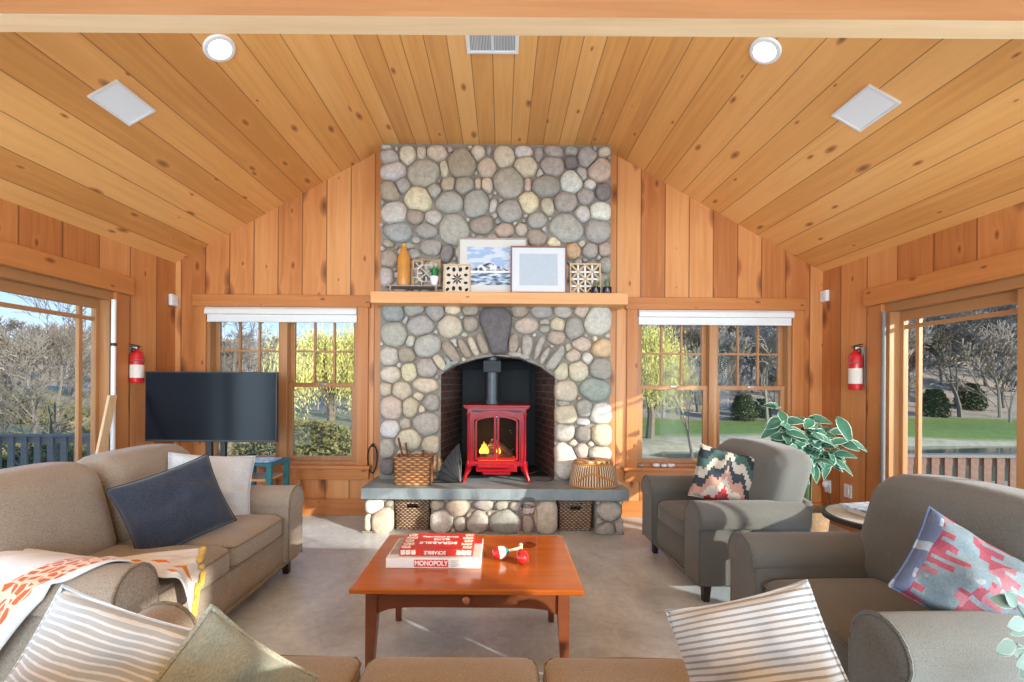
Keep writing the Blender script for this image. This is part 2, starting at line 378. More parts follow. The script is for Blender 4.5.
def rbox(bm, c, size, r, n=10, bulge=(0, 0, 0), M=None, mi=0, fn=None):
    """rounded, optionally bulging soft box"""
    n0 = len(bm.faces); c = Vector(c); h = Vector(size)/2; vmap = {}
    def V(p):
        k = tuple(round(q, 5) for q in p)
        if k in vmap: return vmap[k]
        q = Vector((p[0]*h.x, p[1]*h.y, p[2]*h.z))
        inn = Vector([max(-(h[i]-r), min(h[i]-r, q[i])) for i in range(3)])
        d = q-inn
        if d.length > 1e-9: q = inn+d.normalized()*r
        fx, fy, fz = 1-p[0]**2, 1-p[1]**2, 1-p[2]**2
        q.x += bulge[0]*p[0]*fy*fz; q.y += bulge[1]*p[1]*fx*fz; q.z += bulge[2]*p[2]*fx*fy
        if fn: q = fn(q, p)
        q = q+c
        if M: q = M @ q
        v = bm.verts.new(q); vmap[k] = v; return v
    g = [-cos(pi*i/n) if False else -1+2*i/n for i in range(n+1)]
    # denser near the corners
    g = [math.copysign(abs(t)**0.75, t) for t in g]
    for ax in range(3):
        for s in (-1, 1):
            for i in range(n):
                for j in range(n):
                    q = []
                    for (a, b) in ((i, j), (i+1, j), (i+1, j+1), (i, j+1)):
                        p = [0, 0, 0]; p[ax] = s; p[(ax+1) % 3] = g[a]; p[(ax+2) % 3] = g[b]; q.append(V(p))
                    if s < 0: q = q[::-1]
                    if len(set(q)) == 4: bm.faces.new(q)
    if mi: setmi(bm, n0, mi)
def ball(bm, c, r, sc=(1, 1, 1), n=12, mi=0, M=None):
    n0 = len(bm.faces)
    m = Matrix.Translation(c) @ (M.to_4x4() if M else Matrix.Identity(4)) @ Matrix.Diagonal((r*sc[0], r*sc[1], r*sc[2], 1))
    bmesh.ops.create_uvsphere(bm, u_segments=n*2, v_segments=n, radius=1, matrix=m)
    if mi: setmi(bm, n0, mi)

def obj(name, bm, mats, parent=None, smooth=False, W=False, kind=None, label=None, mod=None, auto=35):
    """one mesh object; W=True: vertices were given in place coordinates, shift them to the parent's base"""
    if W and parent is not None:
        bmesh.ops.transform(bm, matrix=parent.matrix_basis.inverted(), verts=bm.verts)
    bmesh.ops.recalc_face_normals(bm, faces=bm.faces)
    me = bpy.data.meshes.new(name); bm.to_mesh(me); bm.free()
    if not isinstance(mats, (list, tuple)): mats = [mats]
    for m in mats: me.materials.append(m)
    if smooth:
        me.polygons.foreach_set('use_smooth', [True]*len(me.polygons))
        if auto:
            try: me.set_sharp_from_angle(angle=R(auto))
            except Exception: pass
    o = bpy.data.objects.new(name, me); C.objects.link(o)
    if parent is not None: o.parent = parent
    if kind: o['kind'] = kind
    if label: o['label'] = label
    if mod == 'subsurf':
        s = o.modifiers.new('s', 'SUBSURF'); s.levels = 1; s.render_levels = 1
    return o
def tag(o, label, cat, group=None):
    o['label'] = label; o['category'] = cat
    if group: o['group'] = group
    return o
def thing(name, label, cat, loc=(0, 0, 0), rz=0, group=None, rot=None):
    o = bpy.data.objects.new(name, None); C.objects.link(o); o.empty_display_size = 0.1
    o.location = loc; o.rotation_euler = rot if rot else (0, 0, rz)
    o.matrix_basis = Matrix.Translation(loc) @ (Euler(rot) if rot else Euler((0, 0, rz))).to_matrix().to_4x4()
    return tag(o, label, cat, group)
def dup(root, loc, rz, label=None, group=None, scale=None):
    r = root.copy(); C.objects.link(r); r.location = loc; r.rotation_euler = (0, 0, rz)
    if scale: r.scale = (scale, scale, scale)
    if label: r['label'] = label
    if group: r['group'] = group
    for ch in list(root.children):
        c = ch.copy(); C.objects.link(c); c.parent = r
        for g in list(ch.children):
            d = g.copy(); C.objects.link(d); d.parent = c
    return r
def nb(): return bmesh.new()
def struct(name, bm, mats, parent=None, **kw): return obj(name, bm, mats, parent, kind='structure', **kw)

# ================================================================ THE ROOM
YB = 4.43                      # back wall
XL, XR = -3.22, 3.15           # side walls
YR = -3.5                      # rear wall
ZL, ZR = PX(175, 263, XL).z, PX(822, 272, XR).z
cL = P(377, 150, YB); cR = P(613, 151, YB)
ZF = (cL.z+cR.z)/2-0.035             # flat ceiling height
XcL, XcR = cL.x-0.02, cR.x+0.02

bm = nb(); bx(bm, XL-0.2, XR+0.2, YR-0.2, YB+0.2, -0.15, 0); struct('floor', bm, m_floor)

# ceiling: two slopes and a flat strip, one solid shell
bm = nb()
tk = 0.14
def slab(bm, a, b, mi):
    (x0, z0), (x1, z1) = a, b
    prism(bm, [(x0, YR-0.2, z0), (x1, YR-0.2, z1), (x1, YR-0.2, z1+tk), (x0, YR-0.2, z0+tk)], (0, YB+0.2-YR+0.2, 0), mi)
slL = (ZF-ZL)/(XcL-XL); slR = (ZF-ZR)/(XR-XcR)
slab(bm, (XL-0.2, ZL-0.2*slL), (XcL, ZF), 0); slab(bm, (XcL, ZF), (XcR, ZF), 1); slab(bm, (XcR, ZF), (XR+0.2, ZR-0.2*slR), 0)
struct('ceiling', bm, [m_ceil_s, m_ceil_f])
def ceil_hit(px, py):
    d = ray(px, py); best = None
    for side in (0, 1, 2):
        if side == 0: t = (ZL+(-XL)*slL-H)/(d.z-slL*d.x); nrm = Vector((slL, 0, -1))
        elif side == 1: t = (ZF-H)/d.z; nrm = Vector((0, 0, -1))
        else: t = (ZR+XR*slR-H)/(d.z+slR*d.x); nrm = Vector((-slR, 0, -1))
        if t > 0 and (best is None or t < best[0]): best = (t, nrm.normalized())
    t, nrm = best
    return Vector((d.x*t, t, H+d.z*t)), nrm

def wall_grid(name, mat, fixed, axis, t, us, zs, holes, top):
    """wall built from boards of rectangle cells with holes; axis 'X' -> wall at y=fixed; 'Y' -> wall at x=fixed. top(u)=height"""
    bm = nb()
    us = sorted(set([round(u, 4) for u in us])); zs = sorted(set([round(z, 4) for z in zs]))
    for u0, u1 in zip(us, us[1:]):
        for z0, z1 in zip(zs, zs[1:]):
            cu, cz = (u0+u1)/2, (z0+z1)/2
            if any(h[0] < cu < h[1] and h[2] < cz < h[3] for h in holes): continue
            za, zb_ = min(z1, top(u0)), min(z1, top(u1))
            if z1 == zs[-1]: za, zb_ = top(u0), top(u1)
            if za <= z0 and zb_ <= z0: continue
            if axis == 'X': prism(bm, [(u0, fixed, z0), (u1, fixed, z0), (u1, fixed, zb_), (u0, fixed, za)], (0, t, 0))
            else: prism(bm, [(fixed, u0, z0), (fixed, u1, z0), (fixed, u1, zb_), (fixed, u0, za)], (t, 0, 0))
    bmesh.ops.remove_doubles(bm, verts=bm.verts, dist=1e-4)
    return struct(name, bm, mat)

# window openings in the back wall (photo pixel rectangles of the openings inside the casing)
w1a, w1b = P(207, 306, YB), P(357, 463, YB)
w2a, w2b = P(637, 310, YB), P(790, 469, YB)
WZ0 = (w1b.z+w2b.z)/2; WZ1 = (w1a.z+w2a.z)/2
W1 = (w1a.x, w1b.x, WZ0, WZ1); W2 = (w2a.x, w2b.x, WZ0, WZ1)
fbx0, fbx1 = P(441, 400, 4.25).x, P(553, 400, 4.25).x
FBH = (fbx0-0.02, fbx1+0.02, 0.3, 1.56)
def top_back(x):
    if x < XcL: return ZL+(x-XL)*slL
    if x > XcR: return ZF-(x-XcR)*slR
    return ZF
wall_grid('wall_back', m_wall_x, YB, 'X', 0.16, [XL-0.05, XcL, XcR, XR+0.05, W1[0], W1[1], W2[0], W2[1], FBH[0], FBH[1]],
          [0, 0.3, FBH[3], WZ0, WZ1, 2.0, ZL-0.25], [W1, W2, FBH], top_back)

# side openings: sliding doors
LD = (0.9, PX(112, 380, XL).y, 0.03, PX(100, 289, XL).z)
RD = (-0.6, PX(884, 380, XR).y, 0.03, PX(890, 303, XR).z)
LD2 = (-2.6, 0.2, 0.03, LD[3]); RD2 = (-2.6, -1.1, 0.03, RD[3])
wall_grid('wall_left', m_wall_y, XL, 'Y', -0.16, [YR, YB+0.1, *LD[:2], *LD2[:2]], [0, LD[2], LD[3], ZL], [LD, LD2], lambda u: ZL)
wall_grid('wall_right', m_wall_y, XR, 'Y', 0.16, [YR, YB+0.1, *RD[:2], *RD2[:2]], [0, RD[2], RD[3], ZR], [RD, RD2], lambda u: ZR)
WR = (-2.7, 2.7, 0.35, 2.5)  # opening behind the camera, added to let the rear fill lamp in
wall_grid('wall_rear', m_wall_x, YR, 'X', -0.16, [XL-0.05, XcL, XcR, XR+0.05, WR[0], WR[1]], [0, WR[2], 2.2, WR[3]-0.0, ], [], top_back) if False else None
bm = nb()
for (x0, x1, z0, z1) in ((XL-0.05, WR[0], 0, 2.35), (WR[1], XR+0.05, 0, 2.35), (WR[0], WR[1], 0, WR[2]), (WR[0], WR[1], WR[3], 2.6)):
    bx(bm, x0, x1, YR-0.16, YR, z0, z1)
prism(bm, [(XL, YR, 2.35), (XL, YR, ZL), (XcL, YR, ZF), (XcR, YR, ZF), (XR, YR, ZR), (XR, YR, 2.35), (WR[1], YR, 2.35), (WR[1], YR, 2.6), (WR[0], YR, 2.6), (WR[0], YR, 2.35)], (0, -0.16, 0))
struct('wall_rear', bm, m_wall_x)  # unseen wall, put in around the opening for the rear fill lamp
w3 = nb()
for x in (WR[0], -0.93, 0.87, WR[1]-0.06): bx(w3, x, x+0.06, YR-0.12, YR-0.04, WR[2], WR[3])
for z in (WR[2], WR[3]-0.06): bx(w3, WR[0], WR[1], YR-0.12, YR-0.04, z, z+0.06)
wobj = struct('added_rear_window', w3, m_sash)  # frame of the added window, out of view behind the camera

# beam across the room
yb0 = 1.66
zb = H + ray(512, 35).z*(yb0+0.085)/1
bm = nb()
bx(bm, XL+0.1, XR-0.1, yb0, yb0+0.087, zb, zb+0.30)
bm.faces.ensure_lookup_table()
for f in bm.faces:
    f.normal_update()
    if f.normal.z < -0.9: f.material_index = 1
bmesh.ops.recalc_face_normals(bm, faces=bm.faces)
tag(obj('ceiling_beam', bm, [m_beam, m_beam_u]), 'long rough-sawn wooden beam crossing the whole room under the sloped ceiling', 'beam')

# baseboards and casings
bm = nb()
bx(bm, XL, P(378, 500, YB).x, YB-0.022, YB, 0, 0.16, 0.004)
bx(bm, P(612, 500, YB).x, XR, YB-0.022, YB, 0, 0.16, 0.004)
struct('baseboard_back', bm, m_trim_h)
bm = nb(); bx(bm, XL, XL+0.022, LD[1]+0.14, YB-0.03, 0, 0.13, 0.004); struct('baseboard_left', bm, m_trim_y)
bm = nb(); bx(bm, XR-0.022, XR, RD[1]+0.14, YB-0.03, 0, 0.13, 0.004); struct('baseboard_right', bm, m_trim_y)

def back_window(name, Wd, hang_left):
    """twin double-hung window with casing; top sashes divided 3x2"""
    x0, x1, z0, z1 = Wd
    root = bpy.data.objects.new(name, None); C.objects.link(root); root.location = ((x0+x1)/2, YB, z0); root['kind'] = 'structure'
    root.matrix_basis = Matrix.Translation(root.location)
    cw = 0.105
    b = nb()   # casing: head, sides, sill, apron
    bx(b, x0-cw, x0, YB-0.026, YB, z0-0.02, z1+0.0, 0.004, 1); bx(b, x1, x1+cw, YB-0.026, YB, z0-0.02, z1, 0.004, 1)
    bx(b, x0-cw-0.02, x1+cw+0.02, YB-0.036, YB, z1, z1+0.115, 0.004)
    bx(b, x0-cw-0.02, x1+cw+0.02, YB-0.05, YB, z0-0.14, z0-0.03, 0.004)
    bx(b, x0-cw-0.04, x1+cw+0.04, YB-0.085, YB+0.02, z0-0.03, z0+0.0, 0.006)
    obj('casing', b, [m_trim_h, m_trim_v], root, W=True)
    b = nb()   # jambs + centre mullion
    for x in (x0, x1-0.03): bx(b, x, x+0.03, YB, YB+0.15, z0, z1)
    xm = (x0+x1)/2
    bx(b, xm-0.04, xm+0.04, YB+0.01, YB+0.15, z0, z1, 0.004)
    bx(b, x0, x1, YB, YB+0.15, z1-0.03, z1); bx(b, x0, x1, YB, YB+0.16, z0, z0+0.03)
    obj('jamb', b, m_sash, root, W=True)
    zm = z0+(z1-z0)*0.505
    for (a, c) in ((x0+0.03, xm-0.04), (xm+0.04, x1-0.03)):
        for up in (0, 1):
            za, zc = (zm-0.02, z1-0.03) if up else (z0+0.03, zm+0.02)
            y = YB+0.085 if up else YB+0.045
            b = nb(); s = 0.042
            for x in (a, c-s): bx(b, x, x+s, y, y+0.035, za, zc, 0.003)
            for z in (za, zc-s): bx(b, a, c, y, y+0.035, z, z+s, 0.003)
            if up:
                for k in (1, 2):
                    x = a+s+(c-a-2*s)*k/3; bx(b, x-0.009, x+0.009, y+0.004, y+0.031, za+s, zc-s)
                zz = za+s+(zc-za-2*s)*0.47; bx(b, a+s, c-s, y+0.004, y+0.031, zz-0.009, zz+0.009)
            so = obj('sash', b, m_sash, root, W=True)
            b = nb(); bx(b, a+s*0.6, c-s*0.6, y+0.015, y+0.019, za+s*0.6, zc-s*0.6)
            bmesh.ops.transform(b, matrix=root.matrix_basis.inverted(), verts=b.verts)
            obj('pane', b, m_glass, so)
            if not up:
                b = nb(); bx(b, (a+c)/2-0.03, (a+c)/2+0.03, y-0.012, y, zc-0.02, zc-0.002, 0.004); bx(b, (a+c)/2-0.008, (a+c)/2+0.008, y-0.02, y, zc-0.014, zc-0.004, 0.003)
                bmesh.ops.transform(b, matrix=root.matrix_basis.inverted(), verts=b.verts)
                obj('sash_lock', b, m_steel, so)
    return root
back_window('window_1', W1, 1); back_window('window_2', W2, 0)
for i, (Wd, lab) in enumerate(((W1, 'white roller shade rolled up above the left back window'), (W2, 'white roller shade rolled up above the right back window'))):
    t = thing('roller_shade', lab, 'window shade', ((Wd[0]+Wd[1])/2, YB-0.01, WZ1-0.05), 0, 'roller shades over the back windows')
    hw = (Wd[1]-Wd[0])/2
    b = nb(); prism(b, [(-hw+0.005, 0.045, 0.045), (-hw+0.005, -0.02, 0.045), (-hw+0.005, -0.045, 0.02), (-hw+0.005, -0.045, -0.025), (-hw+0.005, 0.045, -0.035)], (2*hw-0.01, 0, 0)); obj('cassette', b, m_white, t)
    b = nb(); bx(b, -hw+0.01, hw-0.01, -0.005, 0.003, -0.085, -0.02); bx(b, -hw+0.01, hw-0.01, -0.012, 0.010, -0.10, -0.082, 0.004); obj('shade_cloth', b, m_white, t)

def side_door(name, X, s, D, muntins, hz, dk, jw=0.05):
    """glazed sliding door; s=+1: room lies at +X side of the wall"""
    y0, y1, z0, z1 = D
    root = bpy.data.objects.new(name, None); C.objects.link(root); root.location = (X, (y0+y1)/2, 0); root['kind'] = 'structure'
    root.matrix_basis = Matrix.Translation(root.location)
    def B(b, xa, xb, ya, yb, za, zb_, bev=0, mi=0): bx(b, min(X+s*xa, X+s*xb), max(X+s*xa, X+s*xb), ya, yb, za, zb_, bev, mi)
    b = nb()
    B(b, 0, 0.028, y1-0.0, y1+0.13, 0, z1, 0.004, 1)
    B(b, 0, 0.06, y0-0.2, y1+0.15, z1, z1+0.15, 0.006)
    B(b, 0, 0.028, y0-0.12, y0, 0, z1, 0.004, 1)
    obj('casing', b, [m_trim_y, m_trim_v], root, W=True)
    b = nb()
    B(b, -0.15, 0.0, y1-jw, y1, z0, z1); B(b, -0.15, 0.0, y0, y0+0.05, z0, z1); B(b, -0.15, 0, y0, y1, z1-0.07, z1, 0.004); B(b, -0.15, 0, y0, y1, z0, z0+0.03)
    obj('jamb', b, m_sash, root, W=True)
    ys = muntins
    for k, (ya, yb_, xoff) in enumerate(ys):
        b = nb(); w = 0.075
        B(b, -xoff-0.04, -xoff, ya, ya+w, z0+0.03, z1-0.07, 0.004)
        w2 = 0.035 if k == len(ys)-1 else w
        B(b, -xoff-0.04, -xoff, yb_-w2, yb_, z0+0.03, z1-0.07, 0.004)
        B(b, -xoff-0.04, -xoff, ya, yb_, z1-0.07-w, z1-0.07, 0.004); B(b, -xoff-0.04, -xoff, ya, yb_, z0+0.03, z0+0.2, 0.004)
        zz = hz; B(b, -xoff-0.035, -xoff-0.008, ya, yb_, zz-0.014, zz+0.014)
        for yy in dk[k]: B(b, -xoff-0.035, -xoff-0.008, yy-0.014, yy+0.014, z0+0.2, z1-0.07)
        po = obj('door_panel', b, m_sash, root, W=True)
        b = nb(); B(b, -xoff-0.024, -xoff-0.018, ya+0.03, yb_-0.03, z0+0.1, z1-0.1)
        bmesh.ops.transform(b, matrix=root.matrix_basis.inverted(), verts=b.verts)
        obj('pane', b, m_glass, po)
    return root
yl = PX(85, 380, XL-0.05).y
side_door('door_1', XL, 1, LD, [(0.95, 2.25, 0.03), (2.19, LD[1]-0.03, 0.08)], PX(50, 312, XL-0.1).z, [[1.2], [yl]], 0.03)
ym = PX(912, 380, XR+0.05).y
side_door('door_2', XR, -1, RD, [(-0.55, 1.15, 0.03), (1.10, 2.78, 0.03), (2.70, RD[1]-0.05, 0.08)], PX(940, 322, XR+0.1).z, [[0.9], [1.3], [ym]])
for nm, X, s, D in (('window_4', XL, 1, LD2), ('window_5', XR, -1, RD2)):
    b = nb()
    for y in (D[0], -1.9, D[1]-0.07): bx(b, X-0.1, X+0.0 if s > 0 else X+0.1, y, y+0.07, D[2], D[3])
    struct(nm, b, m_sash)

# ================================================================ FIREPLACE
YC = 4.25
CX0, CX1 = P(380, 300, YC).x, P(610, 300, YC).x
YH = 3.93
fp = thing('stone_fireplace', 'tall river-stone fireplace and chimney with slate hearth and pine mantel', 'fireplace', ((CX0+CX1)/2, YC, 0))
PAL = {'g': (0.40, 0.365, 0.315), 'l': (0.54, 0.50, 0.44), 'w': (0.58, 0.49, 0.37), 'c': (0.68, 0.57, 0.39), 'p': (0.50, 0.39, 0.31),
       'd': (0.20, 0.18, 0.165), 'b': (0.36, 0.295, 0.225), 'n': (0.32, 0.335, 0.30), 'o': (0.62, 0.42, 0.25), 'k': (0.13, 0.115, 0.115), 'h': (0.68, 0.65, 0.59)}
def S(ox, oy, s, rows):
    return [(ox+x/s, oy+y/s, rx/s, ry/s, a, c) for (x, y, rx, ry, a, c) in rows]
up = S(375, 140, 8.525, [(100,72,45,18,0,'l'),(185,85,12,18,0,'w'),(125,155,75,58,10,'l'),(160,275,105,78,-15,'l'),(280,135,65,75,0,'w'),(395,115,38,58,0,'w'),
 (530,115,85,62,0,'w'),(415,285,135,112,-10,'g'),(590,250,34,84,0,'w'),(745,205,122,120,20,'b'),(875,120,55,65,0,'w'),(968,100,22,38,0,'g'),(950,240,77,82,0,'w'),
 (625,380,62,55,-35,'p'),(760,395,84,70,-10,'g'),(875,380,26,44,0,'w'),(955,390,45,65,-15,'w'),(235,395,62,58,20,'g'),(130,445,95,80,30,'b'),(370,510,112,104,10,'c'),
 (505,440,54,52,0,'g'),(640,540,116,86,0,'g'),(860,550,104,128,15,'g'),(165,625,108,95,0,'l'),(345,660,74,60,0,'b'),(495,665,72,58,0,'l'),(1005,565,30,72,15,'l')])
up += S(495, 140, 8.525, [(75,150,82,92,0,'w'),(240,105,74,46,0,'l'),(370,140,32,72,8,'g'),(500,110,84,46,15,'g'),(645,105,56,36,5,'g'),(780,160,76,86,0,'g'),
 (925,110,50,40,0,'w'),(260,240,94,84,15,'w'),(490,230,108,86,0,'g'),(640,200,60,56,0,'d'),(380,290,28,35,0,'l'),(650,360,94,97,0,'h'),(735,295,40,56,-15,'l'),
 (885,265,98,102,-25,'p'),(805,385,50,38,0,'h'),(120,370,128,128,0,'g'),(275,385,30,60,0,'p'),(430,395,118,92,10,'g'),(920,445,62,75,0,'d'),(765,485,72,62,0,'g'),
 (280,540,82,90,-15,'c'),(600,535,97,84,-15,'g'),(445,575,52,72,-10,'w'),(900,615,92,74,10,'h'),(740,640,62,64,0,'l'),(130,610,108,92,0,'g')])
up += S(375, 215, 8.525, [(195,150,122,82,0,'n'),(440,140,100,60,5,'g'),(670,130,122,137,0,'g'),(910,90,102,77,-20,'b'),(350,220,38,25,0,'g'),
 (115,250,60,30,0,'b'),(480,280,100,64,0,'g'),(120,385,75,75,0,'b'),(290,270,70,22,0,'l'),(320,340,65,42,0,'g'),(100,530,60,92,0,'l'),(610,330,57,84,10,'d')])
up += S(495, 215, 8.525, [(360,55,82,67,10,'g'),(605,120,150,124,0,'g'),(870,145,107,102,0,'g'),(75,140,82,60,0,'p'),(220,130,48,52,0,'w'),(355,195,82,72,15,'b'),
 (500,240,57,42,0,'c'),(660,310,67,67,0,'o'),(735,250,30,30,0,'l'),(805,310,70,64,0,'g'),(930,300,57,60,0,'p'),(415,130,20,25,0,'l'),(940,430,62,66,0,'g')])
lo = S(375, 300, 6.82, [(125,88,80,62,0,'n'),(262,65,74,44,0,'g'),(410,85,64,57,10,'g'),(528,68,54,32,0,'c'),(650,72,54,40,0,'b'),(210,140,15,28,20,'l'),
 (130,235,84,84,0,'g'),(312,175,100,70,-8,'g'),(512,185,84,74,0,'w'),(650,165,50,52,0,'b'),(588,120,14,14,0,'l'),(608,238,22,15,0,'l'),(245,282,28,40,10,'l'),
 (355,315,92,78,-25,'g'),(98,385,62,64,0,'l'),(218,375,57,52,0,'b'),(520,355,56,100,-32,'b'),(610,335,38,84,-28,'b'),(672,315,28,84,-24,'w'),(735,305,34,88,-22,'g'),
 (440,425,44,72,-32,'w'),(355,465,70,70,-15,'g'),(165,445,15,15,0,'l'),(105,508,67,57,0,'w'),(235,490,52,62,0,'c'),(75,608,44,47,0,'w'),(180,620,67,60,0,'w'),
 (345,578,102,52,0,'w'),(298,655,35,26,0,'c')])
lo += S(495, 300, 6.82, [(165,80,60,42,0,'b'),(315,82,74,44,0,'g'),(458,82,60,42,10,'g'),(590,80,50,42,-10,'p'),(695,140,100,104,15,'l'),(212,175,84,52,0,'p'),
 (335,152,36,20,0,'g'),(335,200,36,27,0,'g'),(425,172,50,47,0,'c'),(535,195,62,80,0,'g'),(415,255,60,50,0,'p'),(125,295,38,77,8,'b'),(215,310,43,84,6,'g'),
 (300,330,28,97,20,'g'),(340,385,25,72,28,'g'),(410,395,40,112,32,'g'),(265,240,12,12,0,'l'),(495,325,22,28,0,'w'),(585,300,67,47,5,'p'),(678,265,14,22,0,'c'),
 (725,330,70,62,-20,'o'),(530,380,47,47,0,'p'),(625,400,34,40,0,'l'),(450,490,46,62,15,'w'),(565,480,67,70,0,'w'),(720,470,80,74,0,'g'),(475,630,82,82,0,'w'),(680,610,110,76,0,'n')])
lo += S(355, 400, 4.87, [(180,35,54,60,10,'w'),(272,35,42,47,-10,'w'),(375,12,42,40,0,'g'),(325,45,18,18,0,'w'),(350,115,78,54,12,'g'),(245,115,28,26,0,'w'),(172,140,47,44,0,'h'),
 (260,190,62,50,0,'w'),(378,215,52,44,0,'w'),(155,235,36,52,0,'g'),(160,320,36,42,0,'d'),(235,262,28,22,0,'w'),(380,310,22,47,0,'o'),(417,310,19,55,0,'o'),(300,310,56,55,0,'w'),(225,330,28,35,0,'g')])
lo += S(515, 400, 4.87, [(240,68,57,60,20,'w'),(335,38,40,42,0,'g'),(420,65,57,50,-15,'h'),(330,105,34,17,0,'h'),(235,155,54,47,10,'g'),(328,165,40,40,0,'d'),(420,170,54,54,0,'c'),
 (280,207,20,16,0,'w'),(368,212,18,12,0,'w'),(238,290,62,92,-18,'l'),(322,248,31,40,0,'g'),(412,264,57,40,0,'l'),(340,325,45,35,0,'g'),(430,330,45,32,0,'g'),(235,15,30,18,0,'g')])
he = S(355, 400, 4.87, [(90,512,47,37,0,'h'),(135,588,52,72,12,'w'),(63,592,18,44,0,'w'),(400,508,36,26,0,'b'),(420,588,56,56,0,'h')])
he += S(330, 490, 3.103, [(398,52,38,27,0,'w'),(403,103,19,22,0,'g'),(455,95,36,37,0,'g'),(475,45,34,16,0,'g'),(430,75,8,8,0,'l'),(545,97,52,36,0,'n'),(530,46,22,13,0,'g'),
 (668,82,40,56,0,'w'),(575,50,22,14,0,'g'),(615,55,20,20,0,'l'),(612,100,18,30,0,'g'),(865,65,50,28,0,'g'),(852,120,32,24,0,'g'),(897,112,18,34,0,'g'),(835,95,10,10,0,'g')])

arch = [(440, 482), (440, 374.5), (455, 365), (477, 358.5), (495, 355.5), (521, 358.5), (540.5, 366.5), (553.5, 377), (554, 482)]
def inpoly(x, y, pl):
    r = False; j = len(pl)-1
    for i in range(len(pl)):
        (xi, yi), (xj, yj) = pl[i], pl[j]
        if (yi > y) != (yj > y) and x < (xj-xi)*(y-yi)/(yj-yi)+xi: r = not r
        j = i
    return r
keyst = [(478.5, 313), (482, 308), (489, 306.5), (501, 306.5), (509, 309), (512.5, 318), (511, 329), (508, 343), (507, 355), (499, 354.5), (491.5, 355.5), (488, 344), (482, 331), (479, 322)]
def crop(ox, oy, s, rows): return [[(ox+x/s, oy+y/s) for x, y in r] for r in rows]
vous = crop(375, 300, 6.82, [[(385,395),(420,362),(458,385),(497,455),(470,492),(430,462)], [(443,305),(488,272),(532,300),(592,408),(548,442),(488,385)],
  [(553,268),(588,258),(627,308),(667,386),(624,406),(578,350)], [(623,264),(655,238),(684,290),(718,375),(688,394),(653,345)], [(683,242),(710,218),(747,265),(788,366),(732,380),(700,310)]])
vous += crop(495, 300, 6.82, [[(90,270),(125,217),(155,240),(164,320),(125,380),(90,356)], [(178,250),(215,230),(260,265),(252,340),(226,402),(178,387)],
  [(298,245),(335,236),(342,275),(292,395),(260,422),(262,350)], [(343,328),(372,316),(376,350),(322,446),(296,442),(303,385)], [(438,312),(468,304),(478,360),(397,492),(333,472),(350,420)]])
vcol = 'wbbwbbgggg'
def chaikin(pl, n=2):
    for _ in range(n):
        o_ = []
        for k in range(len(pl)):
            (x0_, y0_), (x1_, y1_) = pl[k], pl[(k+1) % len(pl)]
            o_ += [(x0_*.78+x1_*.22, y0_*.78+y1_*.22), (x0_*.22+x1_*.78, y0_*.22+y1_*.78)]
        pl = o_
    return pl
vous = [chaikin(v) for v in vous]
def support(e, dx, dy):
    """radius of ellipse e in direction (dx,dy)"""
    _, _, rx, ry, a, _ = e; a = R(a); c, s = cos(a), sin(a)
    u = dx*c+dy*s; v = -dx*s+dy*c
    return 1/math.sqrt((u/rx)**2+(v/ry)**2)
def fill(stones, x0, y0, x1, y1, avoid, rmin, n=2600, seed=3):
    rnd = random.Random(seed); out = list(stones)
    for pas, rlim in ((0, 8.0), (1, 5.0), (2, 3.2), (3, rmin)):
        for _ in range(n):
            x, y = rnd.uniform(x0+rmin, x1-rmin), rnd.uniform(y0+rmin, y1-rmin)
            if any(inpoly(x+dx, y+dy, a) for a in avoid for dx, dy in ((0, 0), (2.5, 0), (-2.5, 0), (0, 2.5), (0, -2.5))): continue
            r = min(x-x0, x1-x, y-y0, y1-y, 11)
            for e in out:
                dx, dy = x-e[0], y-e[1]; d = math.hypot(dx, dy)
                if d < 1e-6: r = -1; break
                r = min(r, d-support(e, dx/d, dy/d)-0.5)
                if r < rlim: break
            if r >= rlim: out.append((x, y, r, r*0.92, 0, rnd.choice('gglwwbgpn')))
    return out
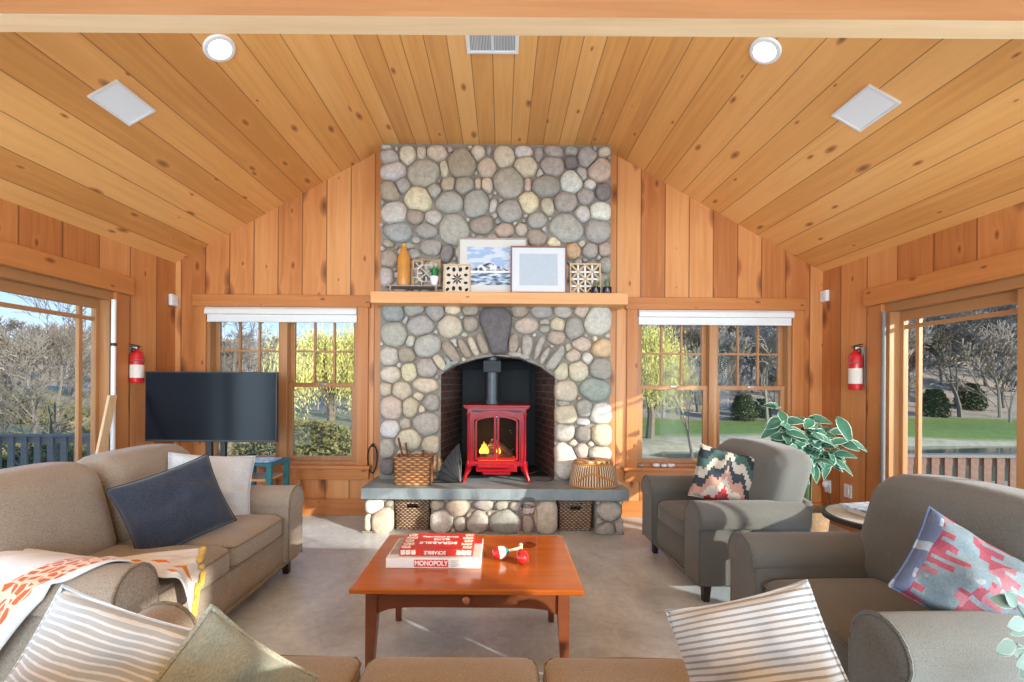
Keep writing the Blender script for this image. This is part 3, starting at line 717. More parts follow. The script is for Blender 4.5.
def build_stones(bm, stones, Y, bounds, depth, clipy=None, rnd=random.Random(5), avoid=None):
    lay = bm.loops.layers.float_color.get('stone') or bm.loops.layers.float_color.new('stone')
    x0, y0, x1, y1 = bounds; K = 30
    for i, e in enumerate(stones):
        ex, ey, rx, ry, a, ck = e
        near = [f for f in stones if f is not e and abs(f[0]-ex) < rx+f[2]+max(ry, f[3])+3 and abs(f[1]-ey) < ry+f[3]+max(rx, f[2])+3]
        rad = []
        n1, n2, ph = rnd.uniform(.0, .05), rnd.uniform(0, .04), rnd.uniform(0, 6.28)
        for k in range(K):
            th = 2*pi*k/K; dx, dy = cos(th), sin(th)
            # super-ellipse like support
            r = support(e, dx, dy)*(1.13+n1*cos(2*th+ph)+n2*cos(3*th+ph*2))
            for f in near:
                vx, vy = f[0]-ex, f[1]-ey; d = math.hypot(vx, vy)
                ux, uy = vx/d, vy/d
                r1, r2 = support(e, ux, uy), support(f, ux, uy)
                cut = d*r1/(r1+r2)-0.35
                dot = dx*ux+dy*uy
                if dot > 0.05: r = min(r, max(cut, r1*0.7)/dot)
            if dx > 0: r = min(r, (x1-0.1-ex)/dx) if dx > 0.02 else r
            elif dx < -0.02: r = min(r, (x0+0.1-ex)/dx)
            if dy > 0.02: r = min(r, (y1-0.3-ey)/dy)
            elif dy < -0.02: r = min(r, (y0+0.3-ey)/dy)
            if avoid:
                while r > 2 and any(inpoly(ex+dx*(r+.3), ey+dy*(r+.3), av) for av in avoid): r -= 0.4
            rad.append(max(r, 0.8))
        for _ in range(2): rad = [(rad[k-1]+2*rad[k]+rad[(k+1) % K])/4 for k in range(K)]
        dp = depth*(0.6+0.5*min(1, min(rx, ry)/9))*rnd.uniform(0.8, 1.15)
        col = [min(1, c*rnd.uniform(0.96, 1.04)) for c in PAL[ck]]; bb = rnd.uniform(0.86, 1.14); col = [c*bb for c in col]
        rings = []
        for (s, h) in ((1.0, -0.35), (0.985, 0.22), (0.94, 0.52), (0.84, 0.78), (0.64, 0.94), (0.35, 1.0)):
            ring = []
            for k in range(K):
                th = 2*pi*k/K
                q = P(ex+cos(th)*rad[k]*s, ey+sin(th)*rad[k]*s, Y)
                nn = noise.noise(Vector((q.x*9, q.z*9, i*3.3)))*0.18 if h > 0 else 0
                q.y = Y-dp*(h+nn*h); ring.append(bm.verts.new(q))
            rings.append(ring)
        cen = P(ex, ey, Y); cen.y = Y-dp*1.0; cv = bm.verts.new(cen)
        fs = []
        for r0, r1 in zip(rings, rings[1:]):
            for k in range(K): fs.append(bm.faces.new((r0[k], r0[(k+1) % K], r1[(k+1) % K], r1[k])))
        for k in range(K): fs.append(bm.faces.new((rings[-1][k], rings[-1][(k+1) % K], cv)))
        for f in fs:
            for l in f.loops: l[lay] = (*col, 1)
    return lay
def poly_stone(bm, pts, Y, dp, col):
    lay = bm.loops.layers.float_color.get('stone')
    cx = sum(p[0] for p in pts)/len(pts); cy = sum(p[1] for p in pts)/len(pts)
    rings = []
    for s, h in ((1.0, -0.3), (0.98, 0.3), (0.90, 0.75), (0.7, 0.95), (0.35, 1.0)):
        ring = []
        for (x, y) in pts:
            q = P(cx+(x-cx)*s, cy+(y-cy)*s, Y); q.y = Y-dp*h; ring.append(bm.verts.new(q))
        rings.append(ring)
    fs = [bm.faces.new(rings[-1])]
    K = len(pts)
    for r0, r1 in zip(rings, rings[1:]):
        for k in range(K): fs.append(bm.faces.new((r0[k], r0[(k+1) % K], r1[(k+1) % K], r1[k])))
    for f in fs:
        for l in f.loops: l[lay] = (*col, 1)

up = fill(up, 380, 146.5, 610.5, 300, [], 1.8)
loall = lo
bm = nb()
build_stones(bm, up, YC, (380, 146.5, 610.5, 300), 0.055)
obj('chimney_stones', bm, m_stone, fp, smooth=True, W=True, auto=0)
loall = [e for e in loall if not any(inpoly(e[0], e[1], v) for v in vous)]
lo2 = fill(loall, 380, 305, 611, 480, [arch, keyst]+vous, 1.8, seed=9)
bm = nb()
build_stones(bm, lo2, YC, (380, 305, 611, 480), 0.055, avoid=[arch, keyst]+vous)
obj('surround_stones', bm, m_stone, fp, smooth=True, W=True, auto=0)
bm = nb(); bm.loops.layers.float_color.new('stone'); poly_stone(bm, chaikin(keyst, 1), YC-0.01, 0.06, PAL['k'])
obj('keystone', bm, m_stone, fp, smooth=True, W=True, auto=0, label='large dark purple-grey keystone')
for v, ck in zip(vous, vcol):
    bm = nb(); bm.loops.layers.float_color.new('stone'); poly_stone(bm, v, YC, 0.055, PAL[ck]); obj('arch_stone', bm, m_stone, fp, smooth=True, W=True, auto=0)
# mortar body with arched opening
bm = nb()
yf, yk = YC+0.002, YB-0.002
A3 = [P(x, y, YC) for x, y in arch]
zt = ZF; zh = 0.33
def pan(bm, pts): prism(bm, [(x, yf, z) for x, z in pts], (0, yk-yf, 0))
xa0, xa1 = A3[0].x, A3[-1].x
pan(bm, [(CX0, zh), (xa0, zh), (xa0, A3[1].z), (CX0, A3[1].z)])
pan(bm, [(xa1, zh), (CX1, zh), (CX1, A3[-2].z), (xa1, A3[-2].z)])
pan(bm, [(CX0, A3[1].z), (A3[1].x, A3[1].z)]+[(p.x, p.z) for p in A3[2:-2]]+[(xa1, A3[-2].z), (CX1, A3[-2].z), (CX1, zt), (CX0, zt)])
obj('mortar', bm, m_mortar, fp, W=True)
# firebox
bm = nb()
yb1, wi = 5.0, 0.09
prism(bm, [(xa0, YC+0.01, 0.40), (xa0+0.13, yb1, 0.40), (xa0-wi, yb1, 0.40), (xa0-wi, YC+0.01, 0.40)], (0, 0, 1.15))
obj('firebox_brick', bm, m_brick, fp, W=True); bm = nb()
prism(bm, [(xa1, YC+0.01, 0.40), (xa1-0.13, yb1, 0.40), (xa1+wi, yb1, 0.40), (xa1+wi, YC+0.01, 0.40)], (0, 0, 1.15))
obj('firebox_brick', bm, m_brick, fp, W=True)
bm = nb()
bx(bm, xa0-wi, xa1+wi, yb1, yb1+0.08, 0.36, 1.6); bx(bm, xa0-wi, xa1+wi, YB+0.0, yb1+0.08, 1.551, 1.62); bx(bm, xa0-wi, xa1+wi, YC+0.15, yb1+0.08, 0.33, 0.405)
bx(bm, P(462, 400, 4.8).x, P(529, 400, 4.8).x, 4.82, 4.86, 0.41, 1.45)
obj('firebox_lining', bm, m_soot, fp, W=True)
# hearth
ha, hb = P(360.5, 487, 3.87), P(629, 491, 3.87)
ZS = (ha.z+hb.z)/2
bm = nb(); bx(bm, ha.x, hb.x, 3.87, YB-0.03, ZS-0.095, ZS, 0.006)
bmesh.ops.subdivide_edges(bm, edges=[e for e in bm.edges if abs(e.verts[0].co.x-e.verts[1].co.x) > 1], cuts=60)
for v in bm.verts:
    if v.co.y < 3.90: v.co.y += noise.noise(v.co*11)*0.012
obj('hearth_slab', bm, m_slate, fp, W=True)
bm = nb()
def hx(px): return P(px, 515, YH).x
blocks = [(365, 393), (430, 557), (594, 622)]
for a, b_ in blocks: bx(bm, hx(a)+0.01, hx(b_)-0.01, YH, YB-0.03, 0, ZS-0.095)
bx(bm, hx(393)-0.01, hx(430)+0.01, YH+0.36, YB-0.04, 0, ZS-0.095); bx(bm, hx(557)-0.01, hx(594)+0.01, YH+0.36, YB-0.04, 0, ZS-0.095)
bx(bm, hx(363), hx(394), YH-0.035, YH, 0, 0.018, 0.005); bx(bm, hx(593), hx(623), YH-0.035, YH, 0, 0.018, 0.005); bx(bm, hx(429), hx(558), YH-0.03, YH, 0, 0.018, 0.005)
obj('hearth_mortar', bm, m_mortar, fp, W=True)
for k, (a, b_) in enumerate(blocks):
    bm = nb()
    sub = [e for e in he if a-3 <= e[0] <= b_+3]
    sub = fill(sub, a, 500, b_, 533, [], 1.6, 500, seed=20+k)
    build_stones(bm, sub, YH, (a, 499, b_, 534), 0.05)
    # side faces of the end blocks
    xs = (hx(365)+0.01, None, hx(622)-0.01)[k]
    lay = bm.loops.layers.float_color['stone']
    rr = random.Random(4)
    for (yy, zz, r) in () if xs is None else ((YH+0.1, 0.08, .08), (YH+0.09, 0.23, .075), (YH+0.26, 0.16, .10), (YH+0.41, 0.08, .07), (YH+0.42, 0.23, .07)):
        n0 = len(bm.faces); ball(bm, (xs, yy, zz), r, (0.35, 0.95, 0.92), 8); bm.faces.ensure_lookup_table()
        for f in bm.faces[n0:]:
            for l in f.loops: l[lay] = (*PAL['g'], 1)
    obj('hearth_stones', bm, m_stone, fp, smooth=True, W=True, auto=0)
# mantel
ma, mb_ = P(370, 291, 4.03), P(628, 293, 4.03); ZM = (ma.z+mb_.z)/2
zmb = (P(370, 302.5, 4.03).z+P(628, 304.5, 4.03).z)/2
bm = nb(); bx(bm, ma.x, mb_.x, 4.03, YC+0.06, zmb, ZM, 0.006); obj('mantel_shelf', bm, m_mantel, fp, W=True, label='thick pine mantel shelf')

# ================================================================ WOOD STOVE
YSf = 4.13
sl, sr = P(463, 405, YSf).x, P(530, 405, YSf).x
zst = P(497, 405, YSf).z
scx = (sl+sr)/2; hw = (sr-sl)/2
st = thing('wood_stove', 'red enamelled cast-iron wood stove burning inside the stone fireplace', 'stove', (scx, YSf+0.2, ZS))
def stbox(name, m, *a, parent=None, bev=0.006, **k):
    b = nb(); bx(b, *a, bev); return obj(name, b, m, parent or st, W=(parent is None), **k)
zt_ = zst; zbody0 = P(497, 466, YSf).z
b = nb()   # hollow body: sides, back, top rail, bottom
y0, y1 = YSf, YSf+0.42
xi = hw-0.035
bx(b, scx-xi, scx-xi+0.05, y0+0.02, y1, zbody0, zt_-0.03, 0.008); bx(b, scx+xi-0.05, scx+xi, y0+0.02, y1, zbody0, zt_-0.03, 0.008)
bx(b, scx-xi, scx+xi, y1-0.03, y1, zbody0, zt_-0.03); bx(b, scx-xi, scx+xi, y0+0.02, y1, zbody0, zbody0+0.03, 0.006)
bx(b, scx-xi, scx+xi, y0+0.01, y0+0.05, zt_-0.05, zt_-0.02, 0.004)
obj('body', b, m_redenamel, st, W=True)
b = nb(); bx(b, scx-xi+.052, scx+xi-.052, y1-.06, y1-.032, zbody0+.03, zt_-.06); bx(b, scx-xi+.051, scx-xi+.062, y0+.06, y1-.04, zbody0+.03, zt_-.06); bx(b, scx+xi-.062, scx+xi-.051, y0+.06, y1-.04, zbody0+.03, zt_-.06); bx(b, scx-xi+.052, scx+xi-.052, y0+.04, y1-.04, zt_-.09, zt_-.06)
obj('fire_chamber', b, m_soot, st, W=True)
b = nb(); bx(b, scx-hw, scx+hw, y0-0.02, y1+0.02, zt_-0.02, zt_, 0.007, seg=3); bx(b, scx-hw+.015, scx+hw-.015, y0-0.008, y1+0.01, zt_-0.034, zt_-0.018, 0.004); obj('top_plate', b, m_redenamel, st, W=True)
b = nb(); bx(b, scx-xi+.04, scx+xi-.04, y0+0.02, y0+0.05, zt_-0.075, zt_-0.047); obj('vent_slot', b, m_black, st, W=True)
# front casting with two arched door openings
zf0, zf1 = zbody0+0.0, zt_-0.07
dz0, dz1 = zbody0+0.055, zt_-0.145; dxw = xi-0.075
b = nb()
def arc(cx, hwid, z0, z1, rise, n=10):
    pts = [(cx-hwid, z0), (cx+hwid, z0)]
    for k in range(n+1):
        t = 1-2*k/n; pts.append((cx+hwid*t, z1+rise*math.sqrt(max(0, 1-(t*0.98)**2))))
    return pts
def frame_strip(b, outer, inner, y, t):
    n = len(outer)
    for k in range(n):
        a, c, d, e = outer[k], outer[(k+1) % n], inner[(k+1) % n], inner[k]
        prism(b, [(a[0], y, a[1]), (c[0], y, c[1]), (d[0], y, d[1]), (e[0], y, e[1])], (0, t, 0))
outer = arc(scx, xi-0.005, zf0, zf1-0.0, 0.0); inn = arc(scx, dxw+0.012, dz0-0.012, dz1-0.01, 0.065)
frame_strip(b, outer, inn, y0+0.005, 0.03)
inn2 = arc(scx, dxw+0.03, dz0-0.03, dz1+0.0, 0.075); out2 = arc(scx, dxw+0.05, dz0-0.04, dz1+0.01, 0.085)
frame_strip(b, out2, inn2, y0-0.006, 0.016)
for s in (-1, 1): lathe(b, [(0.014, zf0+0.02), (0.010, zf0+0.05), (0.010, zf1-0.06), (0.016, zf1-0.02), (0.016, zf1)], (scx+s*(xi-0.012), y0+0.005, 0), 10)
obj('front_casting', b, m_redenamel, st, W=True)
for s in (-1, 1):
    def half(off, z0, z1, rise, xin):
        pts = [(scx+s*xin, z0), (scx+s*(dxw-off), z0)]
        n = 8
        for k in range(n+1):
            x = (dxw-off)*(1-k/n)+xin*(k/n); pts.append((scx+s*x, z1+rise*math.sqrt(max(0, 1-(x/(dxw))**2))))
        return pts
    b = nb(); frame_strip(b, half(0, dz0, dz1-0.01, 0.065, 0.004), half(0.018, dz0+0.022, dz1-0.03, 0.063, 0.024), y0-0.002, 0.02)
    d = obj('door', b, m_redenamel, st, W=True)
    b = nb(); prism(b, [(x, y0+0.010, z) for x, z in half(0.010, dz0+0.01, dz1-0.02, 0.065, 0.014)], (0, 0.004, 0)); bmesh.ops.transform(b, matrix=st.matrix_basis.inverted(), verts=b.verts)
    obj('glass', b, m_stoveglass, d)
b = nb(); ball(b, (scx, y0-0.018, dz1+0.038), 0.012, n=6); tube(b, [(scx, y0, dz1+0.038), (scx, y0-0.02, dz1+0.038)], 0.005); obj('door_knob', b, m_steel, st, smooth=True, W=True)
b = nb(); bx(b, scx-0.17, scx+0.17, y0-0.07, y0+0.05, zbody0-0.005, zbody0+0.018, 0.006); bx(b, scx-0.19, scx+0.19, y0+0.0, y0+0.20, zbody0-0.055, zbody0, 0.008); bx(b, scx-0.13, scx+0.13, y0+0.03, y0+0.2, zbody0-0.085, zbody0-0.05, 0.006)
obj('ash_lip', b, m_redenamel, st, W=True)
for sx in (-1, 1):
    for yy in (y0+0.04, y1-0.05):
        b = nb(); x = scx+sx*(xi-0.025)
        tube(b, [(x, yy, zbody0+0.03), (x+sx*0.01, yy-0.0, zbody0-0.03), (x+sx*0.035, yy-0.01*(1 if yy < y0+.1 else -1), ZS+0.06), (x+sx*0.055, yy-0.02*(1 if yy < y0+.1 else -1), ZS+0.001)], [0.04, 0.032, 0.016, 0.02], 8)
        obj('leg', b, m_redenamel, st, smooth=True, W=True)
# flue
fx = P(492, 380, 4.45).x
b = nb(); tube(b, [(fx, 4.42, zt_), (fx, 4.42, 1.56)], 0.072, 24); tube(b, [(fx, 4.42, zt_), (fx, 4.42, zt_+.03)], 0.09, 24); obj('flue_pipe', b, m_flue, st, smooth=True, W=True)
b = nb(); bx(b, fx-0.085, fx+0.085, 4.32, 4.50, P(490, 369, 4.32).z-0.03, P(490, 364, 4.32).z+0.035, 0.006); obj('damper_collar', b, m_blackiron, st, W=True)
# logs and flame
m_bark = plain('charred_log', (0.16, 0.10, 0.07), 0.95, var=0.35, scale=40, bmp=0.5)
m_flame = plain('flame', (0.9, 0.4, 0.05), 0.5, var=0.3, scale=30, emit=(1.0, 0.33, 0.03), es=7)
m_ember = plain('embers', (0.3, 0.1, 0.03), 0.8, emit=(1.0, 0.25, 0.03), es=0.8)
for (p, q, r) in (((-.16, .13, .06), (.15, .17, .075), .035), ((-.13, .09, .125), (.13, .18, .10), .028), ((-.05, .16, .22), (.14, .11, .09), .025), ((.02, .17, .2), (-.15, .12, .08), .024)):
    b = nb(); o0 = Vector((scx, y0, zbody0)); tube(b, [o0+Vector(p), o0+(Vector(p)+Vector(q))/2+Vector((0, 0, .012)), o0+Vector(q)], [r, r*1.1, r*.9], 9); obj('log', b, m_bark, st, smooth=True, W=True)
for dx, h_ in ((-0.15, .06), (-0.135, .095), (-.118, .12), (-.10, .10), (-0.085, .07), (.012, .085), (.026, .06)):
    b = nb(); lathe(b, [(0.0, 0), (.011, .012), (.013, .03), (.006, h_*.65), (0, h_)], (scx+dx, y0+0.075, zbody0+0.10), 8); obj('flame', b, m_flame, st, smooth=True, W=True)
b = nb(); bx(b, scx-.17, scx+.17, y0+.05, y0+.3, zbody0+.03, zbody0+.045); obj('ember_bed', b, m_ember, st, W=True)
fl = bpy.data.lights.new('firelight', 'POINT'); fl.energy = 1.8; fl.color = (1, .5, .18); fl.shadow_soft_size = .01
flo = bpy.data.objects.new('firelight', fl); C.objects.link(flo); flo.location = (scx-.08, y0+.14, zbody0+.26)

# black leaf-shaped fire screen leaning left of the stove
t = thing('fan_screen', 'black iron fan-shaped fire tool leaning left of the red stove', 'fire screen', tuple(P(455, 484, 4.10))[:2]+(ZS,))
b = nb(); base = Vector(P(460, 484, 4.10)); base.z = ZS+.004
for k in range(7):
    f = k/6; top = base+Vector((-0.10-0.10*(1-f)+.09*f*1.0-.0, 0.06+0.05*f, 0.34*f*(1.15-.15*f)+0.0+0.02))
    top = Vector((base.x-0.21+0.19*f**1.4, base.y+0.03+0.06*f, base.z+0.02+0.33*f**0.8))
    tube(b, [base, (base+top)/2+Vector((.012, 0, -.008)), top], [.004, .004, .003], 5)
obj('ribs', b, m_black, t, W=True)
b = nb(); ring = [Vector((base.x-0.21+0.19*f**1.4, base.y+0.035+0.06*f, base.z+0.02+0.33*f**0.8)) for f in [k/12 for k in range(13)]]
for p, q in zip(ring, ring[1:]): prism(b, [base, p, q], (0, .003, 0))
obj('blade', b, m_blackiron, t, W=True)
b = nb(); tube(b, [base+Vector((.02, 0, 0)), base+Vector((-.26, -.02, .004))], .006, 6); obj('foot_bar', b, m_black, t, W=True)
# cable behind the stove
b = nb(); pts = [P(528, 474, 4.2), P(540, 470, 4.25), P(549, 472, 4.22), P(552, 480, 4.12), P(546, 481, 4.08), P(535, 480, 4.1)]
pts = [Vector((p.x, p.y, max(p.z, ZS+.005))) for p in pts]; tube(b, pts, .0035, 6)
tag(obj('power_cord', b, m_black, smooth=True), 'thin black cord lying on the slate hearth right of the red stove', 'cord')

# ================================================================ BASKETS
def square_basket(name, label, group, cx, yf, z0, w, d, h, m, taper, handle=True, rim=True, hx_=0.0):
    t = thing(name, label, 'basket', (cx, yf+d/2, z0), 0, group)
    b = nb(); tw = 0.012
    for ring in range(1):
        a = (w/2-taper, d/2-taper); c = (w/2, d/2)
        A = [(-a[0], -a[1], 0), (a[0], -a[1], 0), (a[0], a[1], 0), (-a[0], a[1], 0)]; B_ = [(-c[0], -c[1], h), (c[0], -c[1], h), (c[0], c[1], h), (-c[0], c[1], h)]
        for k in range(4):
            p0, p1, q1, q0 = [Vector(v) for v in (A[k], A[(k+1) % 4], B_[(k+1) % 4], B_[k])]
            inn = -Vector(((p0+p1)/2).to_2d().to_3d()).normalized()*tw
            if k == 0 and handle:
                hz0, hz1, hh = 0.72, 0.86, 0.16
                def L(u, v): return p0.lerp(p1, u).lerp(q0.lerp(q1, u), v)
                for (u0, u1, v0, v1) in ((0, .5-hh, 0, 1), (.5+hh, 1, 0, 1), (.5-hh, .5+hh, 0, hz0), (.5-hh, .5+hh, hz1, 1)):
                    prism(b, [L(u0, v0), L(u1, v0), L(u1, v1), L(u0, v1)], inn)
            else: prism(b, [p0, p1, q1, q0], inn)
        prism(b, A, (0, 0, .008))
    obj('woven_body', b, m, t)
    b = nb()
    for k in range(4):
        p, q = Vector(B_[k]), Vector(B_[(k+1) % 4]); tube(b, [p, q], .009, 6)
        ball(b, p, .0095, n=4)
    obj('rim', b, m, t, smooth=True)
    return t
bl, br_ = P(392, 515, 3.97), P(431, 515, 3.97)
square_basket('storage_basket', 'dark seagrass cube basket in the left cubby under the hearth', 'cube baskets under the hearth', (bl.x+br_.x)/2, 3.99, 0.003, br_.x-bl.x-.025, .30, .265, m_wickerd, .012)
bl, br_ = P(557, 515, 3.97), P(594, 515, 3.97)
square_basket('storage_basket', 'dark seagrass cube basket in the right cubby under the hearth', 'cube baskets under the hearth', (bl.x+br_.x)/2, 3.99, 0.003, br_.x-bl.x-.025, .30, .255, m_wickerd, .012)
bl, br_ = P(393, 480, 3.98), P(426, 480, 3.98)
hb_ = square_basket('kindling_basket', 'honey-coloured woven square basket holding kindling sticks on the hearth', None, (bl.x+br_.x)/2+.02, 3.98, ZS, br_.x-bl.x+.03, .20, .245, m_wicker, .004, handle=False)
m_stick = plain('kindling_wood', (0.16, 0.07, 0.04), .8, var=.25)
for k, (dx, dy, lean, hgt) in enumerate(((-.05, 0, -.10, .40), (-.02, .03, -.07, .35), (.03, .0, .05, .29), (.05, .04, .02, .27))):
    b = nb(); c0 = Vector(((bl.x+br_.x)/2+.02+dx, 4.08+dy, ZS+.01)); tube(b, [c0, c0+Vector((lean, .01, hgt))], .011, 6)
    tag(obj('kindling_stick', b, m_stick), ['tallest brown stick leaning left in the kindling basket', 'second stick leaning left in the kindling basket, beside the tallest', 'short stick at the right side of the kindling basket', 'short stick at the back right corner of the kindling basket'][k], 'stick', 'sticks in the kindling basket')
# creel basket
cl, cr_ = P(569, 480, 4.02), P(617, 480, 4.02)
t = thing('creel_basket', 'oval lidded split-willow fishing creel with leather straps on the right of the hearth', 'basket', ((cl.x+cr_.x)/2, 4.02, ZS))
m_reed = wicker('reed_creel', (0.28, 0.10, 0.03), (0.80, 0.52, 0.26), 30, 16)
m_slat, nt_, b_ = new_mat('creel_slats')
tc_ = N(nt_, 'ShaderNodeTexCoord'); sp_ = N(nt_, 'ShaderNodeSeparateXYZ'); lnk(nt_, tc_.outputs['Object'], sp_.inputs[0])
s_ = math_n(nt_, 'SINE', math_n(nt_, 'MULTIPLY', math_n(nt_, 'ARCTAN2', math_n(nt_, 'MULTIPLY', sp_.outputs['Y'], 1.6), sp_.outputs['X']), 54.0))
lnk(nt_, mixc(nt_, math_n(nt_, 'MULTIPLY_ADD', s_, 1.2, .5, clamp=True), (0.20, .07, .02), (0.82, .62, .40)), b_.inputs['Base Color']); b_.inputs['Roughness'].default_value = .6
bump(nt_, b_, s_, .6, .006)
m_leather = plain('tan_leather', (0.55, 0.22, 0.04), .5, var=.15)
wr = (cr_.x-cl.x)/2
b = nb(); lathe(b, [(0, 0), (wr*.97, 0.0), (wr, .02), (wr*.97, .08), (wr*.88, .16), (wr*.78, .215), (wr*.74, .215)], n=40, sy=.62); obj('slatted_body', b, m_slat, t, smooth=True)
b = nb(); lathe(b, [(wr*.80, .213), (wr*.82, .222), (wr*.78, .236), (wr*.3, .25), (0, .252)], n=40, sy=.62); obj('lid', b, m_reed, t, smooth=True)
b = nb(); bx(b, -.045, .0, -.075, -.035, .240, .256, .004); obj('lid_opening', b, m_black, t)
b = nb()
for z, r in ((.205, .80), (.01, .99)):
    pts = [Vector((wr*r*cos(a), wr*r*.62*sin(a), z)) for a in [2*pi*k/32 for k in range(33)]]; tube(b, pts, .008, 6, caps=False)
obj('woven_band', b, m_leather, t, smooth=True)
b = nb(); tube(b, [(.01, -wr*.5, .24), (.012, -wr*.53, .2), (.01, -wr*.575, .12), (.01, -wr*.625, .05)], [.008, .010, .010, .008], 6)
tube(b, [(-wr*.72, -wr*.42, .05), (-wr*.45, -wr*.535, .11), (-wr*.1, -wr*.57, .13), (wr*.3, -wr*.58, .10), (wr*.78, -wr*.37, .05)], .009, 6)
obj('strap', b, m_leather, t, smooth=True)
# iron horseshoe-shaped loop hanging left of the chimney
b = nb(); c0 = P(372, 459, YB-.03); pts = [c0+Vector((.045*cos(a), .012*sin(a*2), .135*sin(a))) for a in [2*pi*k/24 for k in range(25)]]; tube(b, pts, .007, 6, caps=False)
bx(b, c0.x-.01, c0.x+.01, c0.y, c0.y+.03, c0.z+.12, c0.z+.15)
tag(obj('wire_loop', b, m_blackiron, smooth=True), 'thin dark wire loop hanging on the boards left of the chimney', 'wire loop')

# ================================================================ ON THE MANTEL
ym = 4.13
# bottle
tray_z = ZM+.055
p = P(403, 280, ym)
t = thing('wooden_bottle', 'tall honey-brown wooden bottle with pointed neck at the left of the mantel', 'bottle', (p.x, ym+.02, tray_z+.012))
hB = P(403, 243, ym).z-tray_z-.012
m_honey = plain('honey_wood', (0.62, 0.26, 0.05), .3, var=.12, scale=8)
b = nb(); r = .058; lathe(b, [(0, 0), (r*.95, 0), (r, .01), (r*1.02, hB*.5), (r*.98, hB*.66), (r*.66, hB*.8), (r*.34, hB*.92), (r*.30, hB*.95), (0, hB*.95)], n=24); obj('bottle_body', b, m_honey, t, smooth=True)
b = nb(); lathe(b, [(0, hB*.94), (r*.36, hB*.945), (r*.36, hB*.985), (r*.22, hB), (0, hB)], n=16); obj('stopper', b, plain('yellow_cap', (.70, .42, .06), .4), t, smooth=True)
# riser tray
a, c = P(387, 287, ym), P(441, 287, ym)
t = thing('wooden_riser', 'low weathered wooden riser tray under the wooden bottle on the mantel', 'riser', ((a.x+c.x)/2, ym, ZM))
m_weath = plain('weathered_wood', (.33, .27, .22), .8, var=.2)
hw_ = (c.x-a.x)/2
b = nb(); bx(b, -hw_, hw_, -.07, .09, .055, .066, .003); obj('board', b, m_weath, t)
for sx in (-1, 1):
    for yy in (-.05, .07):
        b = nb(); lathe(b, [(.010, .001), (.012, .02), (.008, .035), (.012, .055)], (sx*(hw_-.04), yy, 0), 10); obj('leg', b, m_weath, t)
